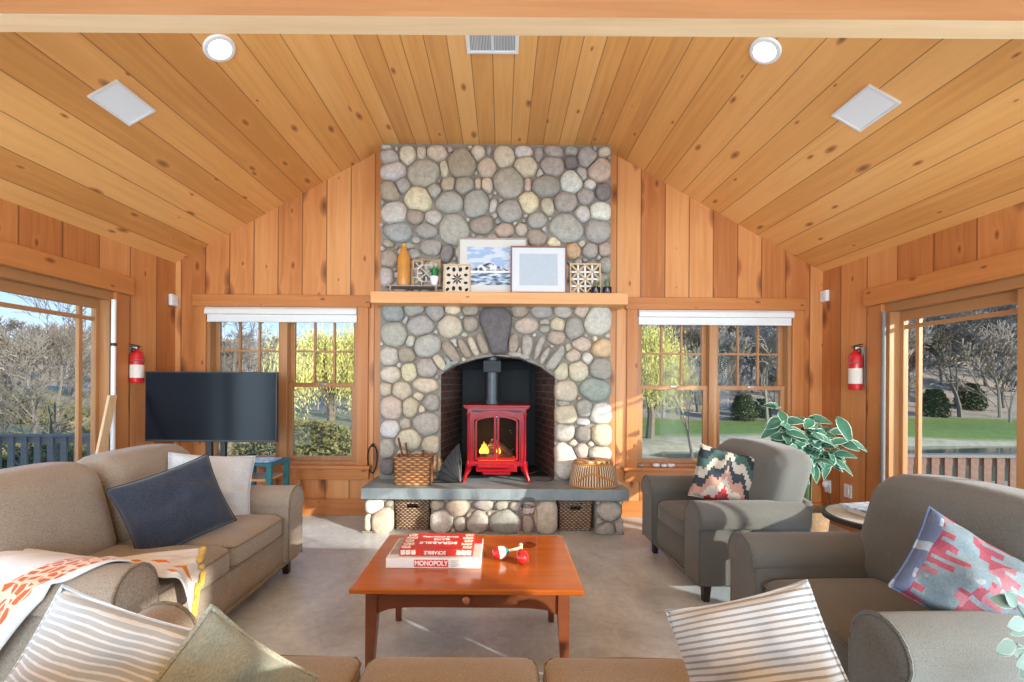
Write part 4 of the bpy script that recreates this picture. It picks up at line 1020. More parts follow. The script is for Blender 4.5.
# lattice squares
m_lat = plain('lattice_cream', (.70, .60, .48), .6); m_latw = plain('lattice_white', (.82, .80, .76), .6); m_latbr = plain('lattice_frame_brown', (.42, .22, .10), .5); m_latl = plain('lattice_frame_light', (.62, .46, .28), .5)
def lattice(name, label, x0, y0p, x1, y1p, Y, kind, mf, ml, zbase, lean=.12):
    a, c = P(x0, y0p, Y), P(x1, y1p, Y); w = c.x-a.x; h = a.z-zbase; cx = (a.x+c.x)/2
    t = thing(name, label, 'wall decor', (cx, Y, zbase), group='lattice squares on the mantel', rot=(-lean, 0, 0))
    b = nb(); f = .013
    for (xa, xb, za, zb2) in ((-w/2, w/2, .002, f), (-w/2, w/2, h-f, h), (-w/2, -w/2+f, f, h-f), (w/2-f, w/2, f, h-f)): bx(b, xa, xb, 0, .025, za, zb2, .001)
    obj('frame', b, mf, t)
    b = nb(); W2_, H2 = w/2-f, h/2-f/1
    def bar(u0, v0, u1, v1, th=.006, y=.010):
        p, q = Vector((u0*W2_, y, h/2+v0*H2)), Vector((u1*W2_, y, h/2+v1*H2)); d = (q-p).normalized(); nrm = Vector((-d.z, 0, d.x))*th
        prism(b, [p-nrm, q-nrm, q+nrm, p+nrm], (0, .008, 0))
    if kind == 'cross':
        for v in (-.5, 0, .5): bar(-1, v, 1, v, .008); bar(v, -1, v, 1, .008)
        b2 = b
        obj('grid_bars', b, ml, t); b = nb()
        for (s1) in (1, -1): bar(-1, -s1, 1, s1, .008, .004)
        for (p0) in ((-1, 0, 0, 1), (0, 1, 1, 0), (1, 0, 0, -1), (0, -1, -1, 0)): bar(*p0, .006, .004)
        obj('diagonal_bars', b, mf, t)
    elif kind == 'flower':
        # plate with petal cut-outs: build as raised web between dark petals
        bx(b, -W2_, W2_, .010, .016, f, h-f); obj('panel', b, ml, t)
        b = nb()
        for k in range(8):
            th = pi/4*k; c0 = Vector((cos(th)*W2_*.27, .0085, h/2+sin(th)*H2*.27)); 
            p1 = [c0+Matrix.Rotation(-th, 3, 'Y') @ Vector((x, 0, z)) for x, z in ((-W2_*.28, 0), (0, -.009), (W2_*.26, 0), (0, .009))]; prism(b, p1, (0, .002, 0))
        obj('petal_star', b, m_soot, t); b = nb()
        for (u, v, an) in ((-.27, .72, 90), (.27, .72, 70), (-.27, -.72, 90), (.27, -.72, 110), (-.7, .3, 0), (-.7, -.3, 20), (.72, .3, 0), (.72, -.3, 0), (-.75, .8, 45), (.8, .82, 45), (-.78, -.8, 45), (.8, -.82, 45)):
            c0 = Vector((u*W2_, .0085, h/2+v*H2)); big = .022 if abs(u) < .5 else .019
            pp = [c0+Matrix.Rotation(-R(an), 3, 'Y') @ Vector((big*cos(q), 0, big*.72*sin(q))) for q in [2*pi*k/12 for k in range(12)]]
            pp = [Vector((max(-W2_, min(W2_, q.x)), q.y, max(f, min(h-f, q.z)))) for q in pp]
            prism(b, pp, (0, .002, 0)); obj('petal_opening', b, m_soot, t); b = nb()
        b.free()
    else:
        for (cu, cv) in ((0, 0), (-1, 1), (1, 1), (-1, -1), (1, -1)):
            pts = [Vector((max(-W2_, min(W2_, cu*W2_+W2_*.72*cos(q))), .012, max(f, min(h-f, h/2+cv*H2+H2*.72*sin(q))))) for q in [2*pi*k/8+pi/8 for k in range(9)]]
            tube(b, pts, .006, 5, caps=False)
        bar(-.7, 0, -.3, 0); bar(.3, 0, .7, 0); bar(0, .3, 0, .7); bar(0, -.7, 0, -.3)
        for s1 in (1, -1): bar(-.8, -.8*s1, .8, .8*s1, .004)
        obj('octagon_bars', b, ml, t)
    return t
lattice('lattice_square', 'open octagon lattice square in brown frame behind the green potted plant', 411, 258, 440, 290, ym+.01, 'oct', m_latbr, m_lat, tray_z+.014, .1)
lattice('lattice_square', 'cream lattice square with dark petal flower cut-outs in light wood frame', 443, 263, 470, 291, ym-.03, 'flower', m_latl, m_lat, ZM+.002, .1)
lattice('lattice_square', 'square lattice of white crosses and light diagonal bars right of the white print', 570, 262, 601, 291, ym-.015, 'cross', m_latl, m_latw, ZM+.002, .1)
# pictures
def mtn_mat():
    m, nt, b = new_mat('mountain_watercolour')
    tc = N(nt, 'ShaderNodeTexCoord'); sp = N(nt, 'ShaderNodeSeparateXYZ'); lnk(nt, tc.outputs['Object'], sp.inputs[0])
    nz = N(nt, 'ShaderNodeTexNoise'); nz.inputs['Scale'].default_value = 14; nz.inputs['Detail'].default_value = 8; nz.inputs['Roughness'].default_value = .65; lnk(nt, tc.outputs['Object'], nz.inputs['Vector'])
    n2 = N(nt, 'ShaderNodeTexNoise'); n2.inputs['Scale'].default_value = 6; n2.inputs['Detail'].default_value = 3
    mp = N(nt, 'ShaderNodeMapping'); mp.inputs['Scale'].default_value = (1, 1, 4); lnk(nt, tc.outputs['Object'], mp.inputs[0]); lnk(nt, mp.outputs[0], n2.inputs['Vector'])
    x, z = sp.outputs['X'], sp.outputs['Z']
    ridge = math_n(nt, 'SUBTRACT', .298, math_n(nt, 'MULTIPLY', math_n(nt, 'ABSOLUTE', math_n(nt, 'ADD', x, 0.03)), .42))
    ridge = math_n(nt, 'MULTIPLY_ADD', nz.outputs['Fac'], .05, math_n(nt, 'SUBTRACT', ridge, .025))
    below = math_n(nt, 'LESS_THAN', z, ridge)
    sky = mixc(nt, n2.outputs['Fac'], (.45, .56, .72), (.70, .73, .75))
    sky = mixc(nt, math_n(nt, 'GREATER_THAN', n2.outputs['Fac'], .5), (.34, .46, .66), sky)
    rock = N(nt, 'ShaderNodeValToRGB'); e = rock.color_ramp.elements; e[0].position = .44; e[0].color = (.03, .04, .06, 1); e[1].position = .54; e[1].color = (.78, .79, .80, 1)
    lnk(nt, nz.outputs['Fac'], rock.inputs[0])
    c = mixc(nt, below, sky, rock.outputs[0])
    wat = N(nt, 'ShaderNodeValToRGB'); e = wat.color_ramp.elements; e[0].position = .40; e[0].color = (.06, .09, .15, 1); e[1].position = .62; e[1].color = (.68, .76, .82, 1); q = e.new(.5); q.color = (.28, .38, .50, 1)
    n3 = N(nt, 'ShaderNodeTexNoise'); n3.inputs['Scale'].default_value = 12; n3.inputs['Detail'].default_value = 7; lnk(nt, mp.outputs[0], n3.inputs['Vector']); lnk(nt, n3.outputs['Fac'], wat.inputs[0])
    c = mixc(nt, math_n(nt, 'LESS_THAN', z, .205), c, wat.outputs[0])
    c = mixc(nt, math_n(nt, 'LESS_THAN', math_n(nt, 'ABSOLUTE', math_n(nt, 'SUBTRACT', z, .207)), .009), c, (.85, .87, .88))
    lnk(nt, c, b.inputs['Base Color']); b.inputs['Roughness'].default_value = .6
    return m
m_pale = plain('pale_blue_print', (.48, .54, .60), .7, var=.06, scale=60)
m_mat = plain('mat_board', (.70, .71, .74), .7, var=.01); m_matc = plain('cream_mat_board', (.68, .65, .60), .7, var=.01)
m_greywood = plain('grey_frame_wood', (.36, .30, .26), .5, var=.1); m_redwood = plain('walnut_frame', (.25, .11, .07), .45, var=.1)
def picture(name, label, x0, y0p, x1, Y, mf, mm, mi_, ins, lean, fw):
    a, c = P(x0, y0p, Y), P(x1, y0p, Y); w = c.x-a.x; h = (a.z-ZM)/cos(lean)
    t = thing(name, label, 'picture', ((a.x+c.x)/2, Y-h*sin(lean)*.5, ZM+.002), rot=(-lean, 0, 0))
    b = nb()
    for (xa, xb, za, zb2) in ((-w/2, w/2, 0, fw), (-w/2, w/2, h-fw, h), (-w/2, -w/2+fw, fw, h-fw), (w/2-fw, w/2, fw, h-fw)): bx(b, xa, xb, 0, .022, za, zb2, .002)
    obj('frame', b, mf, t)
    b = nb(); bx(b, -w/2+fw*.8, w/2-fw*.8, .010, .016, fw*.8, h-fw*.8); obj('mat_board', b, mm, t)
    b = nb(); l, r_, bt, tp = ins; bx(b, -w/2+l*w, -w/2+r_*w, .0075, .0085, bt*h, tp*h); obj('print', b, mi_, t)
    return t
picture('framed_picture', 'framed mountain and lake watercolour in grey frame leaning on the chimney', 458, 237, 527, 4.135, m_greywood, m_matc, mtn_mat(), (.13, .87, .16, .84), .06, .014)
picture('framed_picture', 'framed pale blue print with wide white mat in walnut frame, standing before the mountain picture', 510.5, 245.5, 566.5, 4.085, m_redwood, m_mat, m_pale, (.16, .84, .17, .84), .06, .012)
# plants on mantel
m_leafg = plain('grass_green', (.03, .22, .05), .5, var=.3, scale=50)
m_leafs = plain('sage_succulent', (.14, .22, .09), .6, var=.2, scale=50)
def blades(b, c, n, h, spread, w, rnd):
    for k in range(n):
        th = rnd.uniform(0, 2*pi); s = rnd.uniform(.2, 1)*spread; hh = h*rnd.uniform(.7, 1)
        p0 = Vector(c)+Vector((cos(th)*.01, sin(th)*.01, 0)); p1 = p0+Vector((cos(th)*s*.4, sin(th)*s*.4, hh*.65)); p2 = p0+Vector((cos(th)*s, sin(th)*s, hh))
        sd = Vector((-sin(th), cos(th), 0))*w
        v = [b.verts.new(q) for q in (p0-sd, p0+sd, p1+sd, p1-sd)]; b.faces.new(v); tp = b.verts.new(p2); b.faces.new((v[3], v[2], tp))
        pp = Vector((cos(th), sin(th), -.3))*.0015
        v = [b.verts.new(q+pp) for q in (p0-sd, p1-sd, p1+sd, p0+sd)]; b.faces.new(v)
rnd = random.Random(2)
p = P(434, 284, ym-.02)
t = thing('potted_grass', 'small bright green grass plant in tapered white pot on the mantel riser', 'potted plant', (p.x, ym-.02, tray_z+.013))
b = nb(); lathe(b, [(0, 0), (.018, 0), (.024, .005), (.038, .055), (.040, .085), (.034, .085), (.03, .07), (0, .07)], n=20); obj('pot', b, m_whitep, t, smooth=True)
b = nb(); blades(b, (0, 0, .07), 70, .12, .075, .006, rnd); obj('foliage', b, m_leafg, t)
m_pot = plain('black_glazed_pot', (.012, .014, .018), .15)
for k, (px, lab) in enumerate(((595.5, 'small succulent in glossy black pot in front of the crossed lattice square'), (607, 'small succulent in glossy black pot at the right end of the mantel'))):
    p = P(px, 285, ym-.04)
    t = thing('potted_succulent', lab, 'potted plant', (p.x, ym-.04, ZM+.002), group='black potted succulents on the mantel')
    b = nb(); lathe(b, [(0, 0), (.036, 0), (.038, .004), (.040, .06), (.036, .06), (.034, .05), (0, .05)], n=20); obj('pot', b, m_pot, t, smooth=True)
    b = nb(); blades(b, (0, 0, .05), 26, .065 if k == 0 else .10, .05, .006, rnd); obj('foliage', b, m_leafs, t)

# ================================================================ CEILING FITTINGS
def align(nrm): return nrm.to_track_quat('Z', 'Y').to_euler()
m_lamp = plain('lamp_lens', (1, 1, 1), .4, emit=(1, .97, .92), es=6)
for (px, py, lab) in ((219, 48, 'round white recessed ceiling light left of the vent'), (765, 50.5, 'round white recessed ceiling light right of the vent')):
    q, nrm = ceil_hit(px, py)
    t = thing('ceiling_light', lab, 'ceiling light', q, group='recessed ceiling lights', rot=align(nrm))
    rr = 16.5*q.y/math.hypot(.87*F, 283)
    b = nb(); n_ = 32
    lathe(b, [(rr*.70, .002), (rr*.72, .012), (rr*.95, .010), (rr, .004), (rr, -.004), (rr*.7, -.004), (rr*.70, .002)], n=n_); obj('trim_ring', b, m_whitep, t, smooth=True)
    b = nb(); lathe(b, [(0, .004), (rr*.5, .005), (rr*.71, .003)], n=n_); obj('lens', b, m_lamp, t, smooth=True)
    l = bpy.data.lights.new('can_light', 'SPOT'); l.energy = 14; l.spot_size = R(120); l.spot_blend = .8; l.shadow_soft_size = .06; l.color = (1, .93, .82)
    lo_ = bpy.data.objects.new('can_light', l); C.objects.link(lo_); lo_.location = q+nrm*.04; lo_.rotation_euler = (0, 0, 0)
for lab, cs in (('flat white ceiling speaker panel on the left slope', ((86, 95), (116, 80), (155, 109), (129, 125))), ('flat white ceiling speaker panel on the right slope', ((832, 115), (869, 84), (900, 100), (861, 131)))):
    hits = [ceil_hit(*c) for c in cs]; nrm = hits[0][1]; pts = [h[0] for h in hits]
    cen = sum(pts, Vector())/4
    # square it up in the plane: one axis along the room depth
    yv = Vector((0, 1, 0)); xv = yv.cross(nrm).normalized()
    hx_ = max(abs((p-cen).dot(xv)) for p in pts)*.97; hy_ = max(abs((p-cen).dot(yv)) for p in pts)*.97
    rot = Matrix((xv, yv, xv.cross(yv))).transposed()
    if (xv.cross(yv)).dot(nrm) < 0: pass
    t = thing('ceiling_speaker', lab, 'ceiling speaker', cen, group='ceiling speaker panels', rot=tuple(rot.to_euler()))
    sg = 1 if (xv.cross(yv)).dot(nrm) > 0 else -1
    b = nb(); f = .014
    for (xa, xb, ya, yb2) in ((-hx_, hx_, -hy_, -hy_+f), (-hx_, hx_, hy_-f, hy_), (-hx_, -hx_+f, -hy_, hy_), (hx_-f, hx_, -hy_, hy_)): bx(b, xa, xb, ya, yb2, 0, sg*.012, .002)
    obj('frame', b, m_white, t)
    b = nb(); bx(b, -hx_+f, hx_-f, -hy_+f, hy_-f, 0, sg*.007); obj('grille', b, plain('speaker_grille', (.88, .90, .90), .6, var=.02, scale=200), t)
q0, _ = ceil_hit(467, 52); q1, _ = ceil_hit(518, 52); q2, _ = ceil_hit(490, 30)
t = thing('ceiling_vent', 'white rectangular air vent with fine louvres in the flat ceiling', 'vent', ((q0.x+q1.x)/2, (q0.y+q2.y)/2, ZF))
hx_, hy_ = (q1.x-q0.x)/2, (q0.y-q2.y)/2
b = nb(); f = .022
for (xa, xb, ya, yb2) in ((-hx_, hx_, -hy_, -hy_+f), (-hx_, hx_, hy_-f, hy_), (-hx_, -hx_+f, -hy_, hy_), (hx_-f, hx_, -hy_, hy_), (-.006, .006, -hy_, hy_)): bx(b, xa, xb, ya, yb2, -.012, 0, .002)
obj('frame', b, m_white, t)
b = nb(); k = -hx_+f
while k < hx_-f: bx(b, k, k+.0035, -hy_+f, hy_-f, -.009, -.001); k += .010
obj('louvres', b, m_white, t)
b = nb(); bx(b, -hx_+.01, hx_-.01, -hy_+.01, hy_-.01, -.0015, 0); obj('duct', b, plain('duct_grey', (.25, .26, .27), .6), t)

# ================================================================ ON THE WALLS
for (px, py, X, lab) in ((174, 300, XL, 'small white wall sensor in the left back corner of the room'), (819, 296, XR, 'small white wall sensor in the right back corner of the room')):
    s = 1 if X < 0 else -1
    p = P(px, py, YB-.06)
    t = thing('wall_sensor', lab, 'sensor', (X+s*.0, YB-.05, p.z), group='white corner sensors')
    b = nb(); bx(b, min(0, s*.035), max(0, s*.035), -.045, .045, -.055, .055, .008); obj('case', b, m_whitep, t)
    b = nb(); bx(b, min(s*.034, s*.038), max(s*.034, s*.038), -.025, .025, -.02, .035, .001); obj('lens', b, m_white, t)
def extinguisher(px, py, X, lab):
    s = 1 if X < 0 else -1
    ptop = PX(px, 345, X+s*.07); pb = PX(px, py, X+s*.07)
    t = thing('fire_extinguisher', lab, 'fire extinguisher', (X+s*.075, pb.y, pb.z), group='fire extinguishers on the side walls')
    h = ptop.z-pb.z; r = .050
    b = nb(); lathe(b, [(0, 0), (r*.9, 0), (r, .015), (r, h*.72), (r*.85, h*.80), (r*.4, h*.86), (r*.3, h*.88), (0, h*.88)], n=24); obj('cylinder', b, m_redpaint, t, smooth=True)
    b = nb(); lathe(b, [(r*1.012, h*.14), (r*1.012, h*.48)], n=24); bm_ = b
    for f in list(b.faces):
        if len(f.verts) > 4: b.faces.remove(f)
    obj('paper_label', b, m_creamp, t, smooth=True)
    b = nb(); tube(b, [(0, 0, h*.86), (0, 0, h*.96)], .014, 10); bx(b, -.012, .012, -.065, .035, h*.95, h*.965, .003); bx(b, -.012, .012, -.07, .02, h*.985, h*1.0, .003, rot=Euler((R(-6), 0, 0)).to_matrix()); tube(b, [(0, -.0, h*.90), (0, -.05, h*.90), (0, -.058, h*.8)], .007, 8)
    obj('valve_handle', b, m_black, t)
    b = nb(); tube(b, [(0, -.012, h*.93), (0, -.022, h*.93)], .014, 12); obj('gauge', b, m_whitep, t)
    b = nb(); bx(b, min(-s*.075, -s*.06), max(-s*.075, -s*.06), -.02, .02, h*.1, h*.95, .002)
    pts = [Vector((cos(a)*r*1.02, sin(a)*r*1.02, h*.6)) for a in [2*pi*k/20 for k in range(21)]]; tube(b, pts, .004, 5, caps=False)
    obj('wall_bracket', b, m_steel, t)
extinguisher(136, 383, XL, 'red fire extinguisher mounted on the left side wall near the television')
extinguisher(855.5, 390, XR, 'red fire extinguisher mounted on the right side wall above the leafy plant')
# wood slat and white security bar in the left door
p = PX(113, 300, XL+.04); q = PX(113, 462, XL+.04)
t = thing('security_bar', 'thin white vertical bar standing in the left sliding door jamb', 'bar', (XL+.045, p.y, 0.004))
b = nb(); tube(b, [(0, 0, 0), (0, 0, p.z)], .017, 12); obj('tube', b, m_whitep, t, smooth=True)
b = nb(); z = PX(113, 345, XL+.04).z; tube(b, [(0, 0, z-.012), (0, 0, z+.012)], .021, 12); obj('clamp', b, m_black, t, smooth=True)
a = PX(111, 395, XL+.05); c = PX(97, 462, XL+.12); dirv = (c-a).normalized(); t_ = (0.01-a.z)/dirv.z
e_ = a+dirv*t_
b = nb(); w_ = Vector((0, .035, 0)); prism(b, [a-w_, a+w_, e_+w_, e_-w_], (.02, 0, 0))
tag(obj('wood_board', b, m_beam_u), 'pale wooden board leaning upright against the left sliding door', 'board')
# right: white bar in the jamb
p = PX(881, 306, XR-.04)
b = nb(); tube(b, [(XR-.045, p.y-.03, .004), (XR-.045, p.y-.03, p.z-.05)], .016, 12)
tag(obj('security_bar', b, plain('grey_bar', (.18, .17, .16), .5), smooth=True), 'thin dark vertical bar standing in the right sliding door jamb', 'bar')
# outlets, air freshener and cord
p = PX(846, 490, XR); q = PX(858, 489, XR)
t = thing('wall_outlet', 'white wall outlet with plugged-in air freshener behind the back armchair', 'outlet', (XR, PX(828, 484, XR).y, PX(828, 486, XR).z))
b = nb(); bx(b, -.008, 0, -.04, .04, -.06, .06, .004); obj('cover_plate', b, m_whitep, t)
b = nb(); ball(b, (-.03, 0, .02), .028, (1, .8, 1.3), 8); obj('air_freshener', b, m_whitep, t, smooth=True)
t = thing('wall_outlet', 'plain white wall plate right of the plugged-in air freshener', 'outlet', (XR, PX(848, 490, XR).y, PX(848, 491, XR).z))
b = nb(); bx(b, -.008, 0, -.045, .045, -.06, .06, .004); obj('cover_plate', b, m_whitep, t)
b = nb(); bx(b, -.012, -.007, -.016, .016, -.035, .035, .002); obj('switch', b, m_white, t)
p = PX(827, 492, XR-.05); b = nb(); tube(b, [p, p+Vector((0.02, -.02, -.12)), p+Vector((-.03, -.05, -.22)), Vector((p.x-.06, p.y-.05, .01))], .004, 6)
tag(obj('power_cord', b, m_black, smooth=True), 'thin dark cord hanging from the outlet on the right side wall', 'cord')

# items on right window sill
zs = WZ0+.002
m_rock = plain('grey_pebble', (.30, .30, .28), .7, var=.2); m_crys = plain('clear_crystal', (.75, .77, .78), .12, var=.15, scale=80)
for k, (px, r, m, nm, lab) in enumerate(((641, .026, m_rock, 'pebble', 'smooth grey pebble at the left end of the right window sill'), (656, .030, m_crys, 'glass_ornament', 'clear knobbly glass ornament in the middle of the right window sill'), (664, .026, m_crys, 'glass_ornament', 'round glass ornament beside the knobbly one on the window sill'), (671, .030, m_crys, 'glass_ornament', 'rightmost clear glass ornament on the right window sill'))):
    p = P(px, 466, YB-.04); b = nb(); ball(b, (0, 0, r*.62), r, (1.25, .8, .62), 8)
    for v in b.verts: v.co += Vector((1, 1, 1))*noise.noise(v.co*90+Vector((k, 0, 0)))*.006
    for v in b.verts: v.co.z = max(v.co.z, 0)
    o = obj(nm, b, m, smooth=True); o.location = (p.x, YB-.035, zs); tag(o, lab, 'ornament')

# ================================================================ TELEVISION + SIDE TABLE
yt = 3.83
a, c = P(145, 371, yt), P(276, 441, yt)
cx, tw, th_ = (a.x+c.x)/2, (c.x-a.x)/2, (P(210, 371, yt).z-P(210, 441, yt).z)
zb_ = P(210, 442, yt).z
t = thing('television', 'large black flat-screen television on a stand before the left back window', 'television', (cx, yt, .002))
b = nb(); bx(b, -tw, tw, 0, .035, zb_, zb_+th_, .004); bx(b, -tw*.6, tw*.6, .03, .07, zb_+.08, zb_+th_*.7, .01); obj('housing', b, m_tvedge, t)
b = nb(); bx(b, -tw+.008, tw-.008, -.0015, .001, zb_+.016, zb_+th_-.008); obj('screen', b, m_screen, t)
b = nb()
for x in (-.06, .06): bx(b, x-.022, x+.022, .07, .10, .02, zb_+.2, .003)
bx(b, -.09, .09, .06, .09, zb_+.1, zb_+.3, .003); obj('stand_post', b, m_black, t)
b = nb(); bx(b, -.32, .32, -.12, .26, 0, .02, .008); obj('stand_base', b, m_black, t)
yt2 = 4.0
a, c = P(236, 462, yt2), P(276, 462, yt2); zt2 = P(256, 464, 3.9).z
t = thing('side_table', 'small teal side table behind the far arm of the beige loveseat', 'side table', ((a.x+c.x)/2, 4.08, .002))
hw_ = (c.x-a.x)/2; D_ = .17
b = nb(); bx(b, -hw_-.01, hw_+.01, -D_-.01, D_+.01, zt2-.022, zt2, .004); obj('tabletop', b, m_teal, t)
for sx in (-1, 1):
    for sy in (-1, 1):
        b = nb(); bx(b, sx*hw_-(.045 if sx > 0 else 0), sx*hw_+(.045 if sx < 0 else 0), sy*D_-(.03 if sy > 0 else 0), sy*D_+(.03 if sy < 0 else 0), 0, zt2-.02, .003); obj('leg', b, m_teal, t)
b = nb(); bx(b, -hw_+.04, hw_-.045, -D_+.02, D_-.02, zt2-.16, zt2-.14, .003); obj('shelf', b, m_mantel, t); b = nb(); bx(b, -hw_+.04, hw_-.04, -D_+.02, D_-.02, .15, .17, .003); obj('shelf', b, m_mantel, t)
def marbled(name, c1, c2, c3, sc=9):
    m, nt, b = new_mat(name); tc = N(nt, 'ShaderNodeTexCoord'); nz = N(nt, 'ShaderNodeTexNoise'); nz.inputs['Scale'].default_value = sc; nz.inputs['Detail'].default_value = 5; nz.inputs['Distortion'].default_value = 1
    lnk(nt, tc.outputs['Object'], nz.inputs['Vector']); cr = N(nt, 'ShaderNodeValToRGB'); e = cr.color_ramp.elements; e[0].position = .4; e[0].color = (*c1, 1); e[1].position = .6; e[1].color = (*c3, 1); q = e.new(.5); q.color = (*c2, 1)
    lnk(nt, nz.outputs['Fac'], cr.inputs[0]); lnk(nt, cr.outputs[0], b.inputs['Base Color']); b.inputs['Roughness'].default_value = .3; return m
m_mag = marbled('blue_magazine_cover', (.12, .30, .50), (.75, .80, .85), (.30, .45, .62))
b = nb(); bx(b, -.15, .15, -.11, .11, 0, .012, .002); o = obj('magazine', b, m_mag); o.location = (t.location.x+.0, 4.06, zt2+.003); o.rotation_euler = (0, 0, .08)
tag(o, 'blue and white magazine lying on the teal side table', 'magazine')

# ================================================================ UPHOLSTERY
def arm_profile(r, w, h, n=12):
    """rolled arm cross-section in (x,z), outer side at -x"""
    pts = [(w/2, 0.12)]
    pts += [(w/2, h-r*1.15)]
    for k in range(n+1):
        a = -pi*0.12+(pi*1.24)*k/n
        pts.append((-0.012+(r)*cos(a), h-r+r*sin(a)))
    pts += [(-w/2+.012, h-r*1.35), (-w/2+.01, 0.12)]
    return pts
def sofa(name, label, cat, loc, rz, W_, D_, n, mf, mp_, hseat=.44, harm=.60, hback=.86, aw=.20, ar=.105, legm=None, group=None, bt=.20, rear_rise=0.0, camel=.03):
    t = thing(name, label, cat, loc, rz, group)
    D2 = D_/2; xi = W_/2-aw
    # base
    b = nb(); rbox(b, (0, .01, .20), (W_-.04, D_-.06, .20), .02, 4); obj('base', b, mf, t, smooth=True)
    # outer back
    b = nb()
    def bf(q, p):
        tz = (p[2]+1)/2; q.y += .0+(.05*tz); return q
    rbox(b, (0, D2-.09, (.12+harm)/2), (W_-.16, .08, harm-.12), .045, 8, fn=bf); obj('back_frame', b, mf, t, smooth=True)
    # arms
    for s in (-1, 1):
        b = nb(); pr = arm_profile(ar, aw, harm)
        cx_ = s*(W_/2-aw/2)
        ring = [(cx_+(x*s), z) for x, z in [(-p[0] if False else p[0]*-1, p[1]) for p in pr]]
        ys = [(-D2, .94), (-D2+.006, .985), (-D2+.02, 1.0), (D2-.16, 1.0), (D2-.10, .99)]
        rows = []
        zc = harm*.6
        for y, sc in ys: rows.append([b.verts.new((cx_+(x-cx_)*sc, y, zc+(z-zc)*(sc if sc < 1 else 1))) for x, z in ring])
        K = len(ring)
        for r0, r1 in zip(rows, rows[1:]):
            for k in range(K): b.faces.new((r0[k], r0[(k+1) % K], r1[(k+1) % K], r1[k]))
        b.faces.new(rows[0]); b.faces.new(rows[-1][::-1])
        ao = obj('arm', b, mf, t, smooth=True, auto=50)
        b = nb(); pts = [Vector((cx_+(x-cx_)*.99, -D2+.004, z)) for x, z in ring]; tube(b, pts, .006, 6); obj('piping', b, mp_, ao, smooth=True)
    # seat cushions
    cw = 2*xi/n
    for k in range(n):
        cx_ = -xi+cw*(k+.5)
        b = nb(); zc = hseat-.075
        rbox(b, (cx_, -.07, zc), (cw-.012, D_-.20, .16), .045, 12, (0, .012, .028)); so = obj('seat_cushion', b, mf, t, smooth=True, auto=0)
        b = nb(); x0, x1, y0_ = cx_-cw/2+.014, cx_+cw/2-.014, -.07-(D_-.20)/2+.004
        for dz in (.052, -.05): tube(b, [(x0, y0_+.4, zc+dz+.006), (x0, y0_+.02, zc+dz), (x0+.02, y0_-.004, zc+dz), (cx_, y0_-.012, zc+dz), (x1-.02, y0_-.004, zc+dz), (x1, y0_+.02, zc+dz), (x1, y0_+.4, zc+dz+.006)], .0055, 6)
        obj('piping', b, mp_, so, smooth=True)
    # back cushions, leaning backwards, with a soft rounded crown
    bw = (W_-.13)/n
    for k in range(n):
        cx_ = -(W_/2-.065)+bw*(k+.5)
        hb2 = hback-hseat+.06
        def bf2(q, p, cx_=cx_):
            tz = (p[2]+1)/2
            q.y += .13*tz-.0
            q.z += camel*(1-(p[0])**2)*tz - .03*abs(p[0])**6*tz
            return q
        b = nb(); rbox(b, (cx_, D2-.23, hseat-.03+hb2/2), (bw-.008, bt+.05, hb2), .085, 12, (0, .03, .0), fn=bf2); bo = obj('back_cushion', b, mf, t, smooth=True, auto=0)
    b = nb(); bx(b, -W_/2+.03, W_/2-.03, -D2+.02, -D2+.03, .105, .125, .003); obj('front_welt', b, mp_, t)
    for sx in (-1, 1):
        for sy in (-1, 1):
            b = nb(); tube(b, [(sx*(W_/2-.08), sy*(D2-.08), .12), (sx*(W_/2-.075), sy*(D2-.075), 0.0)], [.035, .024], 4); obj('leg', b, legm or m_darkwood, t)
    return t
# loveseat along the left wall, facing right
lvx, lvy = -1.385-.47, 2.385
sofa('loveseat', 'beige loveseat along the left side with navy and cream pillows', 'sofa', (lvx, lvy, 0), pi/2, 1.52, .94, 2, m_beige, m_beigep, harm=.60, hback=.86, camel=.008)
# foreground sofa, back towards the viewer
sofa('sofa', 'beige three-cushion sofa in the foreground seen from behind its back', 'sofa', (-.145, .955, 0), pi, 2.01, .95, 3, m_beige, m_beigep, hseat=.465, harm=.60, hback=.80, camel=.0, bt=.17)
# armchairs facing left
sofa('armchair', 'grey-green armchair by the right back window, holding the zigzag pillow', 'armchair', (1.525, 3.12, 0), -pi/2+R(3), .93, .77, 1, m_grey, m_greyp, harm=.60, hback=.86, group='grey-green armchairs', camel=.03)
sofa('armchair', 'grey-green armchair nearest the viewer, holding the pink and blue patchwork pillow', 'armchair', (1.575, 1.77, 0), -pi/2+R(2), .93, .86, 1, m_grey, m_greyp, harm=.60, hback=.86, group='grey-green armchairs', camel=.03)

